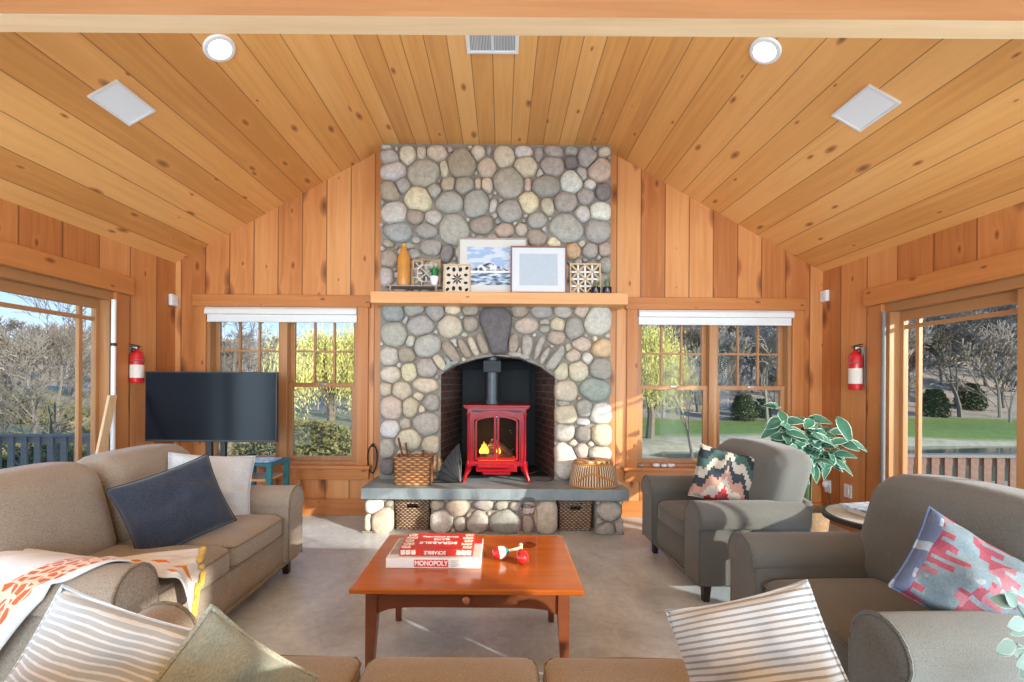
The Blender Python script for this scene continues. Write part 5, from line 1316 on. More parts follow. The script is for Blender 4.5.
# ---------------------------------------------------------------- pillows
def pillow(name, label, loc, rot, w, h, d, m, group=None, pip=None, chop=0.0, cat='pillow', seed=0, n=26, sub=True):
    t = thing(name, label, cat, loc, group=group, rot=rot)
    b = nb(); rows = {}
    for s in (1, -1):
        for i in range(n+1):
            for j in range(n+1):
                u, v = -1+2*i/n, -1+2*j/n
                edge = (i in (0, n)) or (j in (0, n))
                if s == -1 and edge: rows[(s, i, j)] = rows[(1, i, j)]; continue
                pin = .07
                x = u*(1-pin*(1-v*v)*abs(u)**2)*w/2; z = v*(1-pin*(1-u*u)*abs(v)**2)*h/2
                k = max(0, (1-u**2))**.5*max(0, (1-v**2))**.5
                k = k**.75
                y = s*d/2*k
                q = Vector((x*3.1/w*.45, y, z*3.1/h*.45+seed))
                fold = noise.noise(q*2.6)*.038*k+noise.noise(q*6)*.016*k
                if chop: z -= chop*math.exp(-(u/.35)**2)*max(0, v)**2
                rows[(s, i, j)] = b.verts.new((x, y+s*fold, z))
    for s in (1, -1):
        for i in range(n):
            for j in range(n):
                f = [rows[(s, i, j)], rows[(s, i+1, j)], rows[(s, i+1, j+1)], rows[(s, i, j+1)]]
                if len(set(f)) == 4:
                    try: b.faces.new(f if s < 0 else f[::-1])
                    except ValueError: pass
    loopp = [rows[(1, i, 0)] for i in range(n)]+[rows[(1, n, j)] for j in range(n)]+[rows[(1, n-i, n)] for i in range(n)]+[rows[(1, 0, n-j)] for j in range(n)]
    pts = [v.co.copy() for v in loopp]; pts.append(pts[0])
    obj('cover', b, m, t, smooth=True, auto=0)
    b = nb(); tube(b, pts, .004 if pip is None else .007, 6, caps=False); obj('seam' if pip is None else 'piping', b, pip or m, t, smooth=True)
    return t
def face_cam(px, py, Y): return P(px, py, Y)

# rug-patterned materials
def zigzag_mat(name, bands, step, freqx, jag, axis2=True, seedc=0):
    m, nt, b = new_mat(name); tc = N(nt, 'ShaderNodeTexCoord'); sp = N(nt, 'ShaderNodeSeparateXYZ'); lnk(nt, tc.outputs['Object'], sp.inputs[0])
    x = math_n(nt, 'MULTIPLY', math_n(nt, 'FLOOR', math_n(nt, 'MULTIPLY', sp.outputs['X'], 1/step)), step)
    z = math_n(nt, 'MULTIPLY', math_n(nt, 'FLOOR', math_n(nt, 'MULTIPLY', sp.outputs['Z'], 1/step)), step)
    ax = math_n(nt, 'ABSOLUTE', x)
    tri = math_n(nt, 'PINGPONG', x, jag)
    d = math_n(nt, 'ADD', math_n(nt, 'MULTIPLY', ax, .9), math_n(nt, 'ADD', math_n(nt, 'MULTIPLY_ADD', tri, 1.3, .19), z))
    cr = N(nt, 'ShaderNodeValToRGB'); cr.color_ramp.interpolation = 'CONSTANT'; e = cr.color_ramp.elements
    fr = math_n(nt, 'FRACT', math_n(nt, 'MULTIPLY', d, freqx)); lnk(nt, fr, cr.inputs[0])
    e[0].position = 0; e[0].color = (*bands[0], 1); e[1].position = 1/len(bands); e[1].color = (*bands[1], 1)
    for k in range(2, len(bands)): q = e.new(k/len(bands)); q.color = (*bands[k], 1)
    nz = N(nt, 'ShaderNodeTexNoise'); nz.inputs['Scale'].default_value = 250; lnk(nt, tc.outputs['Object'], nz.inputs['Vector'])
    k = math_n(nt, 'MULTIPLY_ADD', nz.outputs['Fac'], .6, .7); mc = N(nt, 'ShaderNodeVectorMath'); mc.operation = 'SCALE'; lnk(nt, cr.outputs[0], mc.inputs[0]); lnk(nt, k, mc.inputs['Scale'])
    lnk(nt, mc.outputs[0], b.inputs['Base Color']); b.inputs['Roughness'].default_value = .95; bump(nt, b, nz.outputs['Fac'], .3, .003); return m
m_kilim = zigzag_mat('kilim_zigzag', [(.17, .08, .065), (.38, .03, .04), (.52, .46, .38), (.42, .24, .18), (.035, .045, .06), (.48, .43, .36), (.05, .10, .085), (.02, .025, .035), (.46, .42, .36), (.03, .04, .055)], .012, 1.6, .045)
def patch_mat():
    m, nt, b = new_mat('patchwork_kilim'); tc = N(nt, 'ShaderNodeTexCoord'); sp = N(nt, 'ShaderNodeSeparateXYZ'); lnk(nt, tc.outputs['Object'], sp.inputs[0])
    # stepped interlocking teeth: blue-grey ground with rose teeth, navy border at one end
    rowi = math_n(nt, 'FLOOR', math_n(nt, 'MULTIPLY', sp.outputs['Z'], 1/.034))
    sh = math_n(nt, 'MULTIPLY', math_n(nt, 'PINGPONG', rowi, 3.0), .028)
    xs = math_n(nt, 'ADD', sp.outputs['X'], sh)
    tooth = math_n(nt, 'FRACT', math_n(nt, 'MULTIPLY', xs, 1/.17))
    gap = math_n(nt, 'FRACT', math_n(nt, 'MULTIPLY', sp.outputs['Z'], 1/.034))
    a = math_n(nt, 'MULTIPLY', math_n(nt, 'LESS_THAN', tooth, .52), math_n(nt, 'ADD', math_n(nt, 'LESS_THAN', gap, .6), math_n(nt, 'LESS_THAN', tooth, .2), clamp=True))
    nz = N(nt, 'ShaderNodeTexNoise'); nz.inputs['Scale'].default_value = 160; lnk(nt, tc.outputs['Object'], nz.inputs['Vector'])
    big = N(nt, 'ShaderNodeTexNoise'); big.inputs['Scale'].default_value = 7; lnk(nt, tc.outputs['Object'], big.inputs['Vector'])
    rose = mixc(nt, math_n(nt, 'GREATER_THAN', big.outputs['Fac'], .5), (.20, .035, .055), (.25, .09, .11))
    grd = mixc(nt, math_n(nt, 'GREATER_THAN', big.outputs['Fac'], .56), (.12, .16, .18), (.18, .215, .225))
    c = mixc(nt, a, grd, rose)
    c = mixc(nt, math_n(nt, 'GREATER_THAN', math_n(nt, 'ADD', sp.outputs['X'], math_n(nt, 'MULTIPLY', sp.outputs['Z'], -.5)), .20), c, mixc(nt, math_n(nt, 'LESS_THAN', tooth, .3), (.045, .06, .11), (.42, .08, .11)))
    c = mixc(nt, math_n(nt, 'LESS_THAN', sp.outputs['X'], -.17), c, mixc(nt, math_n(nt, 'LESS_THAN', tooth, .45), (.28, .33, .38), (.10, .13, .22)))
    k = math_n(nt, 'MULTIPLY_ADD', nz.outputs['Fac'], .7, .65); mc = N(nt, 'ShaderNodeVectorMath'); mc.operation = 'SCALE'; lnk(nt, c, mc.inputs[0]); lnk(nt, k, mc.inputs['Scale'])
    lnk(nt, mc.outputs[0], b.inputs['Base Color']); b.inputs['Roughness'].default_value = .95; bump(nt, b, nz.outputs['Fac'], .35, .003); return m
m_patch = patch_mat()
# navy on the loveseat
pillow('throw_pillow', 'large navy woven pillow leaning on the beige loveseat back', tuple(P(176, 506, 2.42)), (R(-18), R(-15), R(55)), .47, .42, .17, m_navy, 'pillows on the beige loveseat', seed=1)
pillow('throw_pillow', 'cream knitted pillow behind the navy pillow at the loveseat far arm', tuple(P(210, 487, 2.84)), (R(-22), R(8), R(38)), .48, .42, .16, m_creamf, 'pillows on the beige loveseat', seed=5)
pillow('throw_pillow', 'zigzag kilim pillow in red, cream and black on the back armchair', tuple(P(724, 477, 3.0)), (R(-16), R(12), R(-22)), .38, .36, .13, m_kilim, seed=9)
pillow('throw_pillow', 'pink and blue patchwork kilim pillow on the nearest armchair', tuple(P(974, 586, 1.50)), (R(-26), R(33), R(-22)), .41, .33, .17, m_patch, seed=12)
pillow('throw_pillow', 'grey-striped cream pillow at the left end of the foreground sofa', tuple(P(96, 706, .92)), (R(-18), R(24), R(12)), .36, .36, .15, m_stripe, 'striped pillows on the foreground sofa', seed=15)
pillow('throw_pillow', 'sage green piped pillow beside the left striped pillow on the foreground sofa', tuple(P(212, 722, .95)), (R(-25), R(46), R(30)), .32, .32, .16, m_sage, pip=m_sagep, seed=18)
pillow('throw_pillow', 'taupe-striped cream pillow at the right end of the foreground sofa', tuple(P(762, 682, .95)), (R(-20), R(-28), R(-38)), .33, .33, .16, m_stripe2, 'striped pillows on the foreground sofa', seed=21)

# ---------------------------------------------------------------- throw blanket over the near loveseat arm
def blanket_mat():
    m, nt, b = new_mat('printed_white_throw'); tc = N(nt, 'ShaderNodeTexCoord'); uv = tc.outputs['UV']
    sp = N(nt, 'ShaderNodeSeparateXYZ'); lnk(nt, uv, sp.inputs[0]); U, V_ = sp.outputs['X'], sp.outputs['Y']
    nz = N(nt, 'ShaderNodeTexNoise'); nz.inputs['Scale'].default_value = 5; nz.inputs['Detail'].default_value = 3; lnk(nt, uv, nz.inputs['Vector'])
    vo = N(nt, 'ShaderNodeTexVoronoi'); vo.inputs['Scale'].default_value = 26; vo.feature = 'DISTANCE_TO_EDGE'; lnk(nt, uv, vo.inputs['Vector'])
    def band(cu, cv, du, dv, half, ln, wob=.06):
        # distance to a line through (cu,cv) direction (du,dv)
        l = math.hypot(du, dv); du, dv = du/l, dv/l
        a = math_n(nt, 'SUBTRACT', U, cu); c = math_n(nt, 'SUBTRACT', V_, cv)
        dist = math_n(nt, 'ABSOLUTE', math_n(nt, 'ADD', math_n(nt, 'ADD', math_n(nt, 'MULTIPLY', a, dv), math_n(nt, 'MULTIPLY', c, -du)), math_n(nt, 'MULTIPLY_ADD', nz.outputs['Fac'], wob*2, -wob)))
        along = math_n(nt, 'ABSOLUTE', math_n(nt, 'ADD', math_n(nt, 'MULTIPLY', a, du), math_n(nt, 'MULTIPLY', c, dv)))
        return math_n(nt, 'MULTIPLY', math_n(nt, 'LESS_THAN', dist, half), math_n(nt, 'LESS_THAN', along, ln))
    c = (.72, .72, .72, 1)
    gir = mixc(nt, math_n(nt, 'LESS_THAN', vo.outputs['Distance'], .12), (.50, .10, .02), (.78, .50, .36))
    c1 = mixc(nt, band(.22, .84, 1.0, .10, .095, .30), c, gir)
    c2 = mixc(nt, band(.30, .30, 1, .1, .018, .10), c1, (.22, .45, .62))
    c3 = mixc(nt, band(.36, .12, 1, -.2, .022, .09), c2, (.80, .55, .12))
    c4 = mixc(nt, band(.82, .35, .3, 1, .02, .12), c3, (.72, .20, .02))
    c5 = mixc(nt, band(.90, .60, 1, .9, .022, .07), c4, (.72, .20, .02))
    c6 = mixc(nt, band(.88, .85, -1, .7, .022, .08), c5, (.72, .20, .02))
    c7 = mixc(nt, band(.76, .62, 0.3, 1, .018, .14), c6, (.72, .20, .02))
    lnk(nt, c7, b.inputs['Base Color']); b.inputs['Roughness'].default_value = .95; b.inputs['Sheen Weight'].default_value = .3
    bump(nt, b, nz.outputs['Fac'], .2, .01)
    return m
m_blank = blanket_mat()
# path across the arm (place coordinates): hangs down the outer side, over the roll, falls onto the seat and forward
t = thing('throw_blanket', 'white throw blanket with orange animal print and yellow pompom fringe over the loveseat arm', 'blanket', (-1.85, 1.75, .62))
yo = lvy-.76       # outer side of the near arm
path_far = [(-2.22, yo-.04, .20), (-2.20, yo-.045, .40), (-2.19, yo-.03, .55), (-2.18, yo+.05, .632), (-2.16, yo+.14, .635), (-2.12, yo+.24, .60), (-2.0, yo+.32, .52), (-1.85, yo+.36, .50), (-1.72, yo+.40, .49)]
path_near = [(-1.92, yo-.05, .10), (-1.77, yo-.05, .34), (-1.62, yo-.035, .54), (-1.52, yo+.04, .612), (-1.48, yo+.13, .61), (-1.44, yo+.20, .555), (-1.40, yo+.235, .51), (-1.325, yo+.25, .485), (-1.295, yo+.265, .33)]
path_far2 = [(-2.35, yo-.05, .15), (-2.32, yo-.05, .36), (-2.3, yo-.035, .54), (-2.28, yo+.05, .612), (-2.2, yo+.16, .615), (-2.0, yo+.28, .58), (-1.80, yo+.38, .50), (-1.60, yo+.46, .50), (-1.44, yo+.54, .49)]
def resample(path, n):
    pts = [Vector(p) for p in path]; out = []
    for i in range(n+1):
        f = i/n*(len(pts)-1); k = min(int(f), len(pts)-2); t_ = f-k
        p0, p1, p2, p3 = pts[max(k-1, 0)], pts[k], pts[k+1], pts[min(k+2, len(pts)-1)]
        out.append(.5*((2*p1)+(-p0+p2)*t_+(2*p0-5*p1+4*p2-p3)*t_**2+(-p0+3*p1-3*p2+p3)*t_**3))
    return out
A_, B_2 = resample(path_far2, 48), resample(path_near, 48)
b = nb(); uvl = b.loops.layers.uv.new('uv'); nv = 26; grid = []
for i in range(49):
    row = []
    for j in range(nv+1):
        f = j/nv; q = A_[i].lerp(B_2[i], f)
        w_ = noise.noise(Vector((i*.07, j*.22, 3)))*.018+.014*sin(j*1.1+i*.05)*(.35 if 14 < i < 26 else 1)
        q += Vector((0.25, -.3, .9)).normalized()*w_
        if 12 < i < 27: q.z = max(q.z, .607-abs(q.y-(yo+.1))*.25)
        if i > 30 and q.x < -1.375: q.z = max(q.z, .488+.006*sin(j*.9))
        if i > 40 and q.z < .47: q.x = max(q.x, -1.36)
        row.append(b.verts.new(q))
    grid.append(row)
for i in range(48):
    for j in range(nv):
        f = b.faces.new((grid[i][j], grid[i+1][j], grid[i+1][j+1], grid[i][j+1]))
        for l, (a, c) in zip(f.loops, ((i, j), (i+1, j), (i+1, j+1), (i, j+1))): l[uvl].uv = (a/48, c/nv)
edge = [v.co.copy() for v in grid[48]]
o = obj('cloth', b, m_blank, t, smooth=True, W=True, auto=0)
sm = o.modifiers.new('thick', 'SOLIDIFY'); sm.thickness = .006
b = nb()
for i in range(0, len(edge)-1):
    for f in (0, .5):
        q = edge[i].lerp(edge[i+1], f); ball(b, q+Vector((.010, -.003, -.004)), .0125, n=5)
obj('pompom_fringe', b, m_yellowpom, t, smooth=True, W=True)

# ================================================================ COFFEE TABLE
tz = .45
k1, k2 = PZ(347, 589, tz), PZ(585, 590, tz); k3, k4 = PZ(386, 534, tz), PZ(563, 534, tz)
tx0, tx1 = (k1.x+k3.x)/2, (k2.x+k4.x)/2; ty0, ty1 = k1.y, k3.y
tx0, tx1 = k1.x+.005, k2.x-.003
t = thing('coffee_table', 'reddish cherry-wood coffee table with one drawer in front of the hearth', 'coffee table', ((tx0+tx1)/2, (ty0+ty1)/2, 0))
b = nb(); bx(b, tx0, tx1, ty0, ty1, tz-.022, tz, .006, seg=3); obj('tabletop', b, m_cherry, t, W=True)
in_ = .055; lx0, lx1, ly0, ly1 = tx0+in_, tx1-in_, ty0+.05, ty1-.05
for x, sx in ((lx0, 1), (lx1, -1)):
    for y, sy in ((ly0, 1), (ly1, -1)):
        b = nb(); T0, Bm = .048, .028
        A0 = [(x, y), (x+sx*T0, y), (x+sx*T0, y+sy*T0), (x, y+sy*T0)]; B0 = [(x, y), (x+sx*Bm, y), (x+sx*Bm, y+sy*Bm), (x, y+sy*Bm)]
        rows = [[b.verts.new((p[0], p[1], z)) for p in rr] for rr, z in ((B0, .001), (A0, .30), (A0, tz-.022))]
        for r0, r1 in zip(rows, rows[1:]):
            for k in range(4): b.faces.new((r0[k], r0[(k+1) % 4], r1[(k+1) % 4], r1[k]))
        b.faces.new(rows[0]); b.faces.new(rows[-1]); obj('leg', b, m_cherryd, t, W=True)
def apron(b, p, q, off, z0, rise, zt3, n=16):
    p, q = Vector(p), Vector(q); pts = [Vector((p.x, p.y, zt3)), Vector((q.x, q.y, zt3))]
    for k in range(n+1):
        f = 1-k/n; c_ = p.lerp(q, f); e = min(f, 1-f)*2; c_.z = z0+rise*math.sqrt(max(0, 1-(1-min(1, e*2.2))**2)); pts.append(c_)
    prism(b, pts, off)
b = nb(); apron(b, (lx0+.048, ly0+.008, 0), (lx1-.048, ly0+.008, 0), (0, .018, 0), .32, .028, tz-.023); apron(b, (lx0+.048, ly1-.026, 0), (lx1-.048, ly1-.026, 0), (0, .018, 0), .32, .028, tz-.023)
apron(b, (lx0+.008, ly0+.048, 0), (lx0+.008, ly1-.048, 0), (.018, 0, 0), .32, .028, tz-.023); apron(b, (lx1-.026, ly0+.048, 0), (lx1-.026, ly1-.048, 0), (.018, 0, 0), .32, .028, tz-.023)
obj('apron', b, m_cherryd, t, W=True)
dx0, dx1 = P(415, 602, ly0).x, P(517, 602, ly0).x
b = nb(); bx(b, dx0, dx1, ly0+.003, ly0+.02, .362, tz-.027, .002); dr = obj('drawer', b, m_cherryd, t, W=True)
b = nb(); c_ = Vector(((dx0+dx1)/2, ly0+.003, (.362+tz-.027)/2)); tube(b, [c_, c_+Vector((0, -.012, 0)), c_+Vector((0, -.016, 0)), c_+Vector((0, -.026, 0)), c_+Vector((0, -.031, 0))], [.009, .008, .016, .016, .009], 16)
bmesh.ops.transform(b, matrix=t.matrix_basis.inverted(), verts=b.verts); obj('knob', b, plain('amber_knob', (.45, .17, .07), .25), dr, smooth=True)

# ---- board games
m_boxw = plain('white_card', (.80, .79, .77), .45, var=.01); m_boxr = plain('red_card', (.62, .035, .02), .4, var=.04); m_boxg = plain('grey_photo_card', (.42, .38, .35), .5, var=.35, scale=26)
m_txt = plain('white_print', (.86, .85, .83), .5, var=0); m_dk = plain('dark_print', (.08, .05, .04), .6, var=0)
def text(s, size, m, parent, loc, rot, name='lettering', ext=.0006, sx=1.0, bold=.0):
    cu = bpy.data.curves.new(name, 'FONT'); cu.body = s; cu.size = size; cu.align_x = 'CENTER'; cu.align_y = 'CENTER'; cu.extrude = ext; cu.offset = bold
    tmp = bpy.data.objects.new('tmp', cu); C.objects.link(tmp); dg = bpy.context.evaluated_depsgraph_get(); me = bpy.data.meshes.new_from_object(tmp.evaluated_get(dg)); bpy.data.objects.remove(tmp)
    M_ = Matrix.Translation(loc) @ Euler(rot).to_matrix().to_4x4() @ Matrix.Diagonal((sx, 1, 1, 1)); me.transform(M_)
    me.materials.clear(); me.materials.append(m)
    o = bpy.data.objects.new(name, me); C.objects.link(o); o.parent = parent; return o
g0, g1 = PZ(385.5, 568, tz), PZ(480.5, 568, tz); gb = PZ(474, 543, tz+.045)
gw = g1.x-g0.x; gh = .045; gd = .27
t = thing('board_game', 'white MONOPOLY board game box at the bottom of the stack', 'board game', ((g0.x+g1.x)/2, g0.y+gd/2, tz+.001), group='board games on the coffee table')
b = nb(); bx(b, -gw/2, gw/2, -gd/2, gd/2, 0, gh, .002); obj('box', b, m_boxw, t)
b = nb(); bx(b, -gw/2+.006, gw/2-.045, -gd/2+.045, gd/2-.006, gh, gh+.001); obj('cover_picture', b, m_boxg, t)
b = nb(); bx(b, gw*.16, gw/2-.003, gd*.22, gd/2-.003, gh+.001, gh+.002); obj('red_band', b, m_boxr, t)
b = nb(); bx(b, -gw*.20, gw*.155, -gd/2-.0018, -gd/2, .007, gh-.007, .0004); pl_ = obj('name_plate', b, m_boxr, t)
text('MONOPOLY', .030, m_txt, t, (-gw*.022, -gd/2-.0022, gh*.5), (pi/2, 0, 0), sx=.90, bold=.0012)
b = nb()
for k in range(4): bx(b, gw*.19, gw*(.25+.02*(k % 2)), -gd/2-.0012, -gd/2, .010+k*.008, .0115+k*.008)
obj('fine_print', b, plain('grey_print', (.4, .4, .4), .6), t)
s0, s1 = PZ(397, 559, tz+.047), PZ(472, 559, tz+.047); sw = (s1.x-s0.x); sd = .225
t = thing('board_game', 'red SCRABBLE board game box with upside-down lettering, lying on the white box', 'board game', ((s0.x+s1.x)/2, g0.y+.022+sd/2, tz+.001+gh+.003), group='board games on the coffee table')
sh = .032
b = nb(); bx(b, -sw/2, sw/2, -sd/2, sd/2, 0, sh, .002); obj('box', b, m_boxr, t)
text('SCRABBLE', .040, m_txt, t, (0, -.030, sh+.0008), (0, 0, pi), bold=.001); text('GAME', .03, m_txt, t, (.01, .02, sh+.0008), (0, 0, pi)); text('BRAND CROSSWORD', .018, m_txt, t, (.0, .055, sh+.0008), (0, 0, pi))
text('SCRABBLE', .022, m_txt, t, (-.005, -sd/2-.001, sh*.5), (pi/2, pi, 0), bold=.0006)
rr = random.Random(8)
for sx in (-1, 1):
    for k in range(5):
        for col_ in range(2):
            x = sx*(sw/2-.020-col_*.026*(1 if k % 2 else .6)); y = -sd/2+.025+k*.042
            b = nb(); r3 = Euler((0, 0, rr.uniform(-.5, .5))).to_matrix(); bx(b, x-.012, x+.012, y-.012, y+.012, sh, sh+.0012, 0, rot=r3); ti = obj('letter_tile', b, m_creamp, t)
            text(rr.choice('AEIOSRTLN'), .016, m_dk, ti, (x, y, sh+.0018), (0, 0, pi+rr.uniform(-.5, .5)), 'tile_letter', .0003)
for sx in (-1, 1):
    for k in range(3):
        x = sx*(sw/2-.018-k*.024); b = nb(); bx(b, x-.010, x+.010, -sd/2-.0015, -sd/2, .006, sh-.006, 0, rot=Euler((0, rr.uniform(-.3, .3), 0)).to_matrix()); obj('letter_tile', b, m_creamp, t)

# ---- maracas and bottle
m_mred = plain('gloss_red', (.60, .02, .02), .12, coat=.5, var=.02); m_teal2 = plain('gloss_teal', (.02, .25, .30), .15, var=.02); m_hand = plain('cream_handle', (.75, .60, .42), .4)
def maraca(px, py, label, rot, band):
    c0 = PZ(px, py, tz+.03)
    t = thing('maraca', label, 'maraca', (c0.x, c0.y, tz+.0325), group='maracas on the coffee table', rot=rot)
    prof = [(0, -.040), (.014, -.037), (.026, -.026), (.031, -.008), (.030, .008), (.024, .024), (.014, .036), (.008, .042)]
    b = nb(); lathe(b, prof[:4] if band else prof[:6], n=24); 
    obj('red_shell', b, m_mred, t, smooth=True)
    if band:
        b = nb(); lathe(b, [prof[3], prof[4], prof[5]], n=24); obj('white_band', b, m_txt, t, smooth=True)
        b = nb(); lathe(b, prof[5:], n=24); obj('teal_cap', b, m_teal2, t, smooth=True)
    else:
        b = nb(); lathe(b, prof[5:], n=24); obj('white_cap', b, m_txt, t, smooth=True)
    b = nb(); lathe(b, [(.008, .038), (.007, .06), (.009, .085), (.011, .10), (.006, .108), (0, .108)], n=12); obj('handle', b, m_hand, t, smooth=True)
maraca(500, 553, 'red, white and teal maraca lying left of the clear bottle', (0, R(82), R(12)), True)
maraca(522, 557, 'all-red maraca lying in front of the clear bottle', (R(-78), R(-10), R(0)), False)
p = PZ(527, 545, tz)
t = thing('drinking_bottle', 'clear pinkish plastic bottle standing on the coffee table', 'bottle', (p.x, p.y, tz+.001))
hb3 = P(527, 499, p.y).z-tz
b = nb(); r = .054; lathe(b, [(0, .004), (r*.9, .0), (r, .012), (r*.97, hb3*.30), (r, hb3*.62), (r*.97, hb3*.76), (r*.80, hb3*.84)], n=28); obj('bottle_body', b, m_bottle, t, smooth=True)
b = nb(); lathe(b, [(r*.80, hb3*.84), (r*.80, hb3*.86), (r*.80, hb3*.97), (r*.7, hb3), (0, hb3)], n=28); obj('cap', b, glass_mat('frosted_cap', (.92, .89, .89), 1.5), t, smooth=True)
b = nb(); 
for k in range(3): lathe(b, [(r*1.01, hb3*(.22+.2*k)), (r*1.03, hb3*(.22+.2*k)+.002), (r*1.01, hb3*(.22+.2*k)+.004)], n=28)
for f in [f for f in b.faces if len(f.verts) > 4]: b.faces.remove(f)
obj('grip_ring', b, m_bottle, t, smooth=True)

# ================================================================ ROUND TABLE + BOOKS
rt = Vector((2.13, 2.50, 0)); rz_ = .575
t = thing('round_table', 'small round side table with dark rim between the two armchairs', 'side table', tuple(rt))
m_darkrim = plain('dark_rim', (.02, .022, .026), .3)
b = nb(); lathe(b, [(.262, rz_-.03), (.285, rz_-.026), (.29, rz_-.012), (.285, rz_), (.265, rz_+.001)], n=48); obj('rim', b, m_darkrim, t, smooth=True)
b = nb(); lathe(b, [(0, rz_-.02), (.266, rz_-.02), (.266, rz_+.003), (0, rz_+.003)], n=48); obj('tabletop', b, plain('stone_top', (.62, .60, .55), .25, var=.1, scale=14), t)
b = nb(); lathe(b, [(0.03, .03), (.028, .2), (.02, .4), (.03, rz_-.03)], n=20); obj('pedestal', b, m_darkrim, t, smooth=True)
b = nb(); lathe(b, [(0, 0), (.18, 0), (.18, .012), (.05, .035), (0, .035)], n=32); obj('foot', b, m_darkrim, t, smooth=True)
m_tan = plain('tan_paper', (.60, .47, .32), .7)
for k, (dx, dy, w_, d_, h_, m, lab, a_) in enumerate(((.02, .0, .30, .22, .028, m_tan, 'thick tan-covered book at the bottom of the pile on the round table', .1), (-.01, .03, .29, .22, .012, m_mag, 'blue and white magazine on top of the tan book on the round table', .22))):
    z = rz_+.004+(0 if k == 0 else .031)
    if k == 0:
        tb = thing('book', lab, 'book', (rt.x+dx, rt.y+dy, z), a_)
        b = nb(); bx(b, -w_/2, w_/2, -d_/2, d_/2, 0, .003); bx(b, -w_/2, w_/2, -d_/2, d_/2, h_-.003, h_); bx(b, w_/2-.003, w_/2, -d_/2, d_/2, 0, h_); obj('cover', b, m_tan, tb)
        b = nb(); bx(b, -w_/2+.004, w_/2-.004, -d_/2+.004, d_/2-.004, .0035, h_-.0035); obj('pages', b, m_creamp, tb)
    else:
        b = nb(); bx(b, -w_/2, w_/2, -d_/2, d_/2, 0, h_, .002); o = obj('magazine', b, m); o.location = (rt.x+dx, rt.y+dy, z); o.rotation_euler = (0, 0, a_); tag(o, lab, 'magazine')

# ================================================================ LEAFY PLANT behind the back armchair
def leaf_mat(name, g1, g2, edge, ew=.12):
    m, nt, b = new_mat(name); tc = N(nt, 'ShaderNodeTexCoord'); sp = N(nt, 'ShaderNodeSeparateXYZ'); lnk(nt, tc.outputs['UV'], sp.inputs[0])
    nz = N(nt, 'ShaderNodeTexNoise'); nz.inputs['Scale'].default_value = 12; lnk(nt, tc.outputs['Object'], nz.inputs['Vector'])
    c = mixc(nt, nz.outputs['Fac'], g1, g2)
    w = math_n(nt, 'MULTIPLY_ADD', nz.outputs['Fac'], .12, 1-ew-.06)
    c = mixc(nt, math_n(nt, 'GREATER_THAN', sp.outputs['X'], w), c, edge)
    lnk(nt, c, b.inputs['Base Color']); b.inputs['Roughness'].default_value = .45; return m
m_leafv = leaf_mat('variegated_leaf', (.02, .10, .06), (.06, .20, .12), (.62, .70, .60))
m_leafe = leaf_mat('lambs_ear_leaf', (.10, .15, .10), (.16, .22, .15), (.27, .31, .24))
def add_leaf(b, uvl, base, dirv, L, W_, nrm, droop=.3, cup=.15):
    d = dirv.normalized(); s = d.cross(nrm).normalized(); up = s.cross(d)
    prof = [(0, .05), (.15, .55), (.35, .95), (.55, 1.0), (.75, .72), (.9, .38), (1, .02)]
    rows = []
    for f, w in prof:
        c = base+d*L*f-Vector((0, 0, 1))*droop*L*f*f
        rows.append([(c+s*W_*w*k/2+up*cup*W_*abs(k)*w/2, abs(k)*1.0 if f < .97 else 1) for k in (-1, -.55, 0, .55, 1)])
    vs_ = [[b.verts.new(p) for p, _ in r] for r in rows]
    for i in range(len(rows)-1):
        for k in range(4):
            f = b.faces.new((vs_[i][k], vs_[i][k+1], vs_[i+1][k+1], vs_[i+1][k]))
            us = (rows[i][k][1], rows[i][k+1][1], rows[i+1][k+1][1], rows[i+1][k][1])
            for l, u in zip(f.loops, us): l[uvl].uv = (u, i/6)
pb = Vector((P(808, 470, 3.75).x, 3.78, 0))
t = thing('potted_plant', 'large leafy plant with white-edged green leaves behind the back armchair', 'potted plant', tuple(pb))
b = nb(); lathe(b, [(0, 0), (.12, 0), (.15, .05), (.17, .28), (.16, .28), (.14, .24), (0, .24)], n=28); obj('pot', b, plain('basket_pot', (.30, .18, .09), .8, var=.3), t, smooth=True)
rnd = random.Random(11); bs = nb(); bl_ = nb(); uvl = bl_.loops.layers.uv.new('uv')
lc = P(808, 440, 3.7)
for k in range(20):
    th = rnd.uniform(0, 2*pi); sp_r = rnd.uniform(.08, .34)
    tip = Vector((lc.x-pb.x+cos(th)*sp_r, lc.y-pb.y+.05+sin(th)*sp_r*.8-.05, lc.z+rnd.uniform(-.22, .30)))
    mid = Vector((cos(th)*.04, sin(th)*.04, .55)); st_ = [Vector((cos(th)*.03, sin(th)*.03, .22)), mid, mid.lerp(tip, .6)+Vector((0, 0, .05)), tip]
    tube(bs, st_, [.007, .006, .004, .003], 5)
    for j in range(9):
        f = rnd.uniform(.35, 1); q = st_[1].lerp(st_[3], f)+Vector((0, 0, .03))
        th2 = rnd.uniform(0, 2*pi); dv = Vector((cos(th2), sin(th2)*.8, rnd.uniform(-.7, .6)))
        add_leaf(bl_, uvl, q, dv, rnd.uniform(.13, .20), rnd.uniform(.065, .095), Vector((rnd.uniform(-.3, .3), -.8, .6)), rnd.uniform(.1, .5))
obj('stems', bs, plain('green_stem', (.10, .14, .05), .6), t); obj('leaves', bl_, m_leafv, t, smooth=True, auto=0)
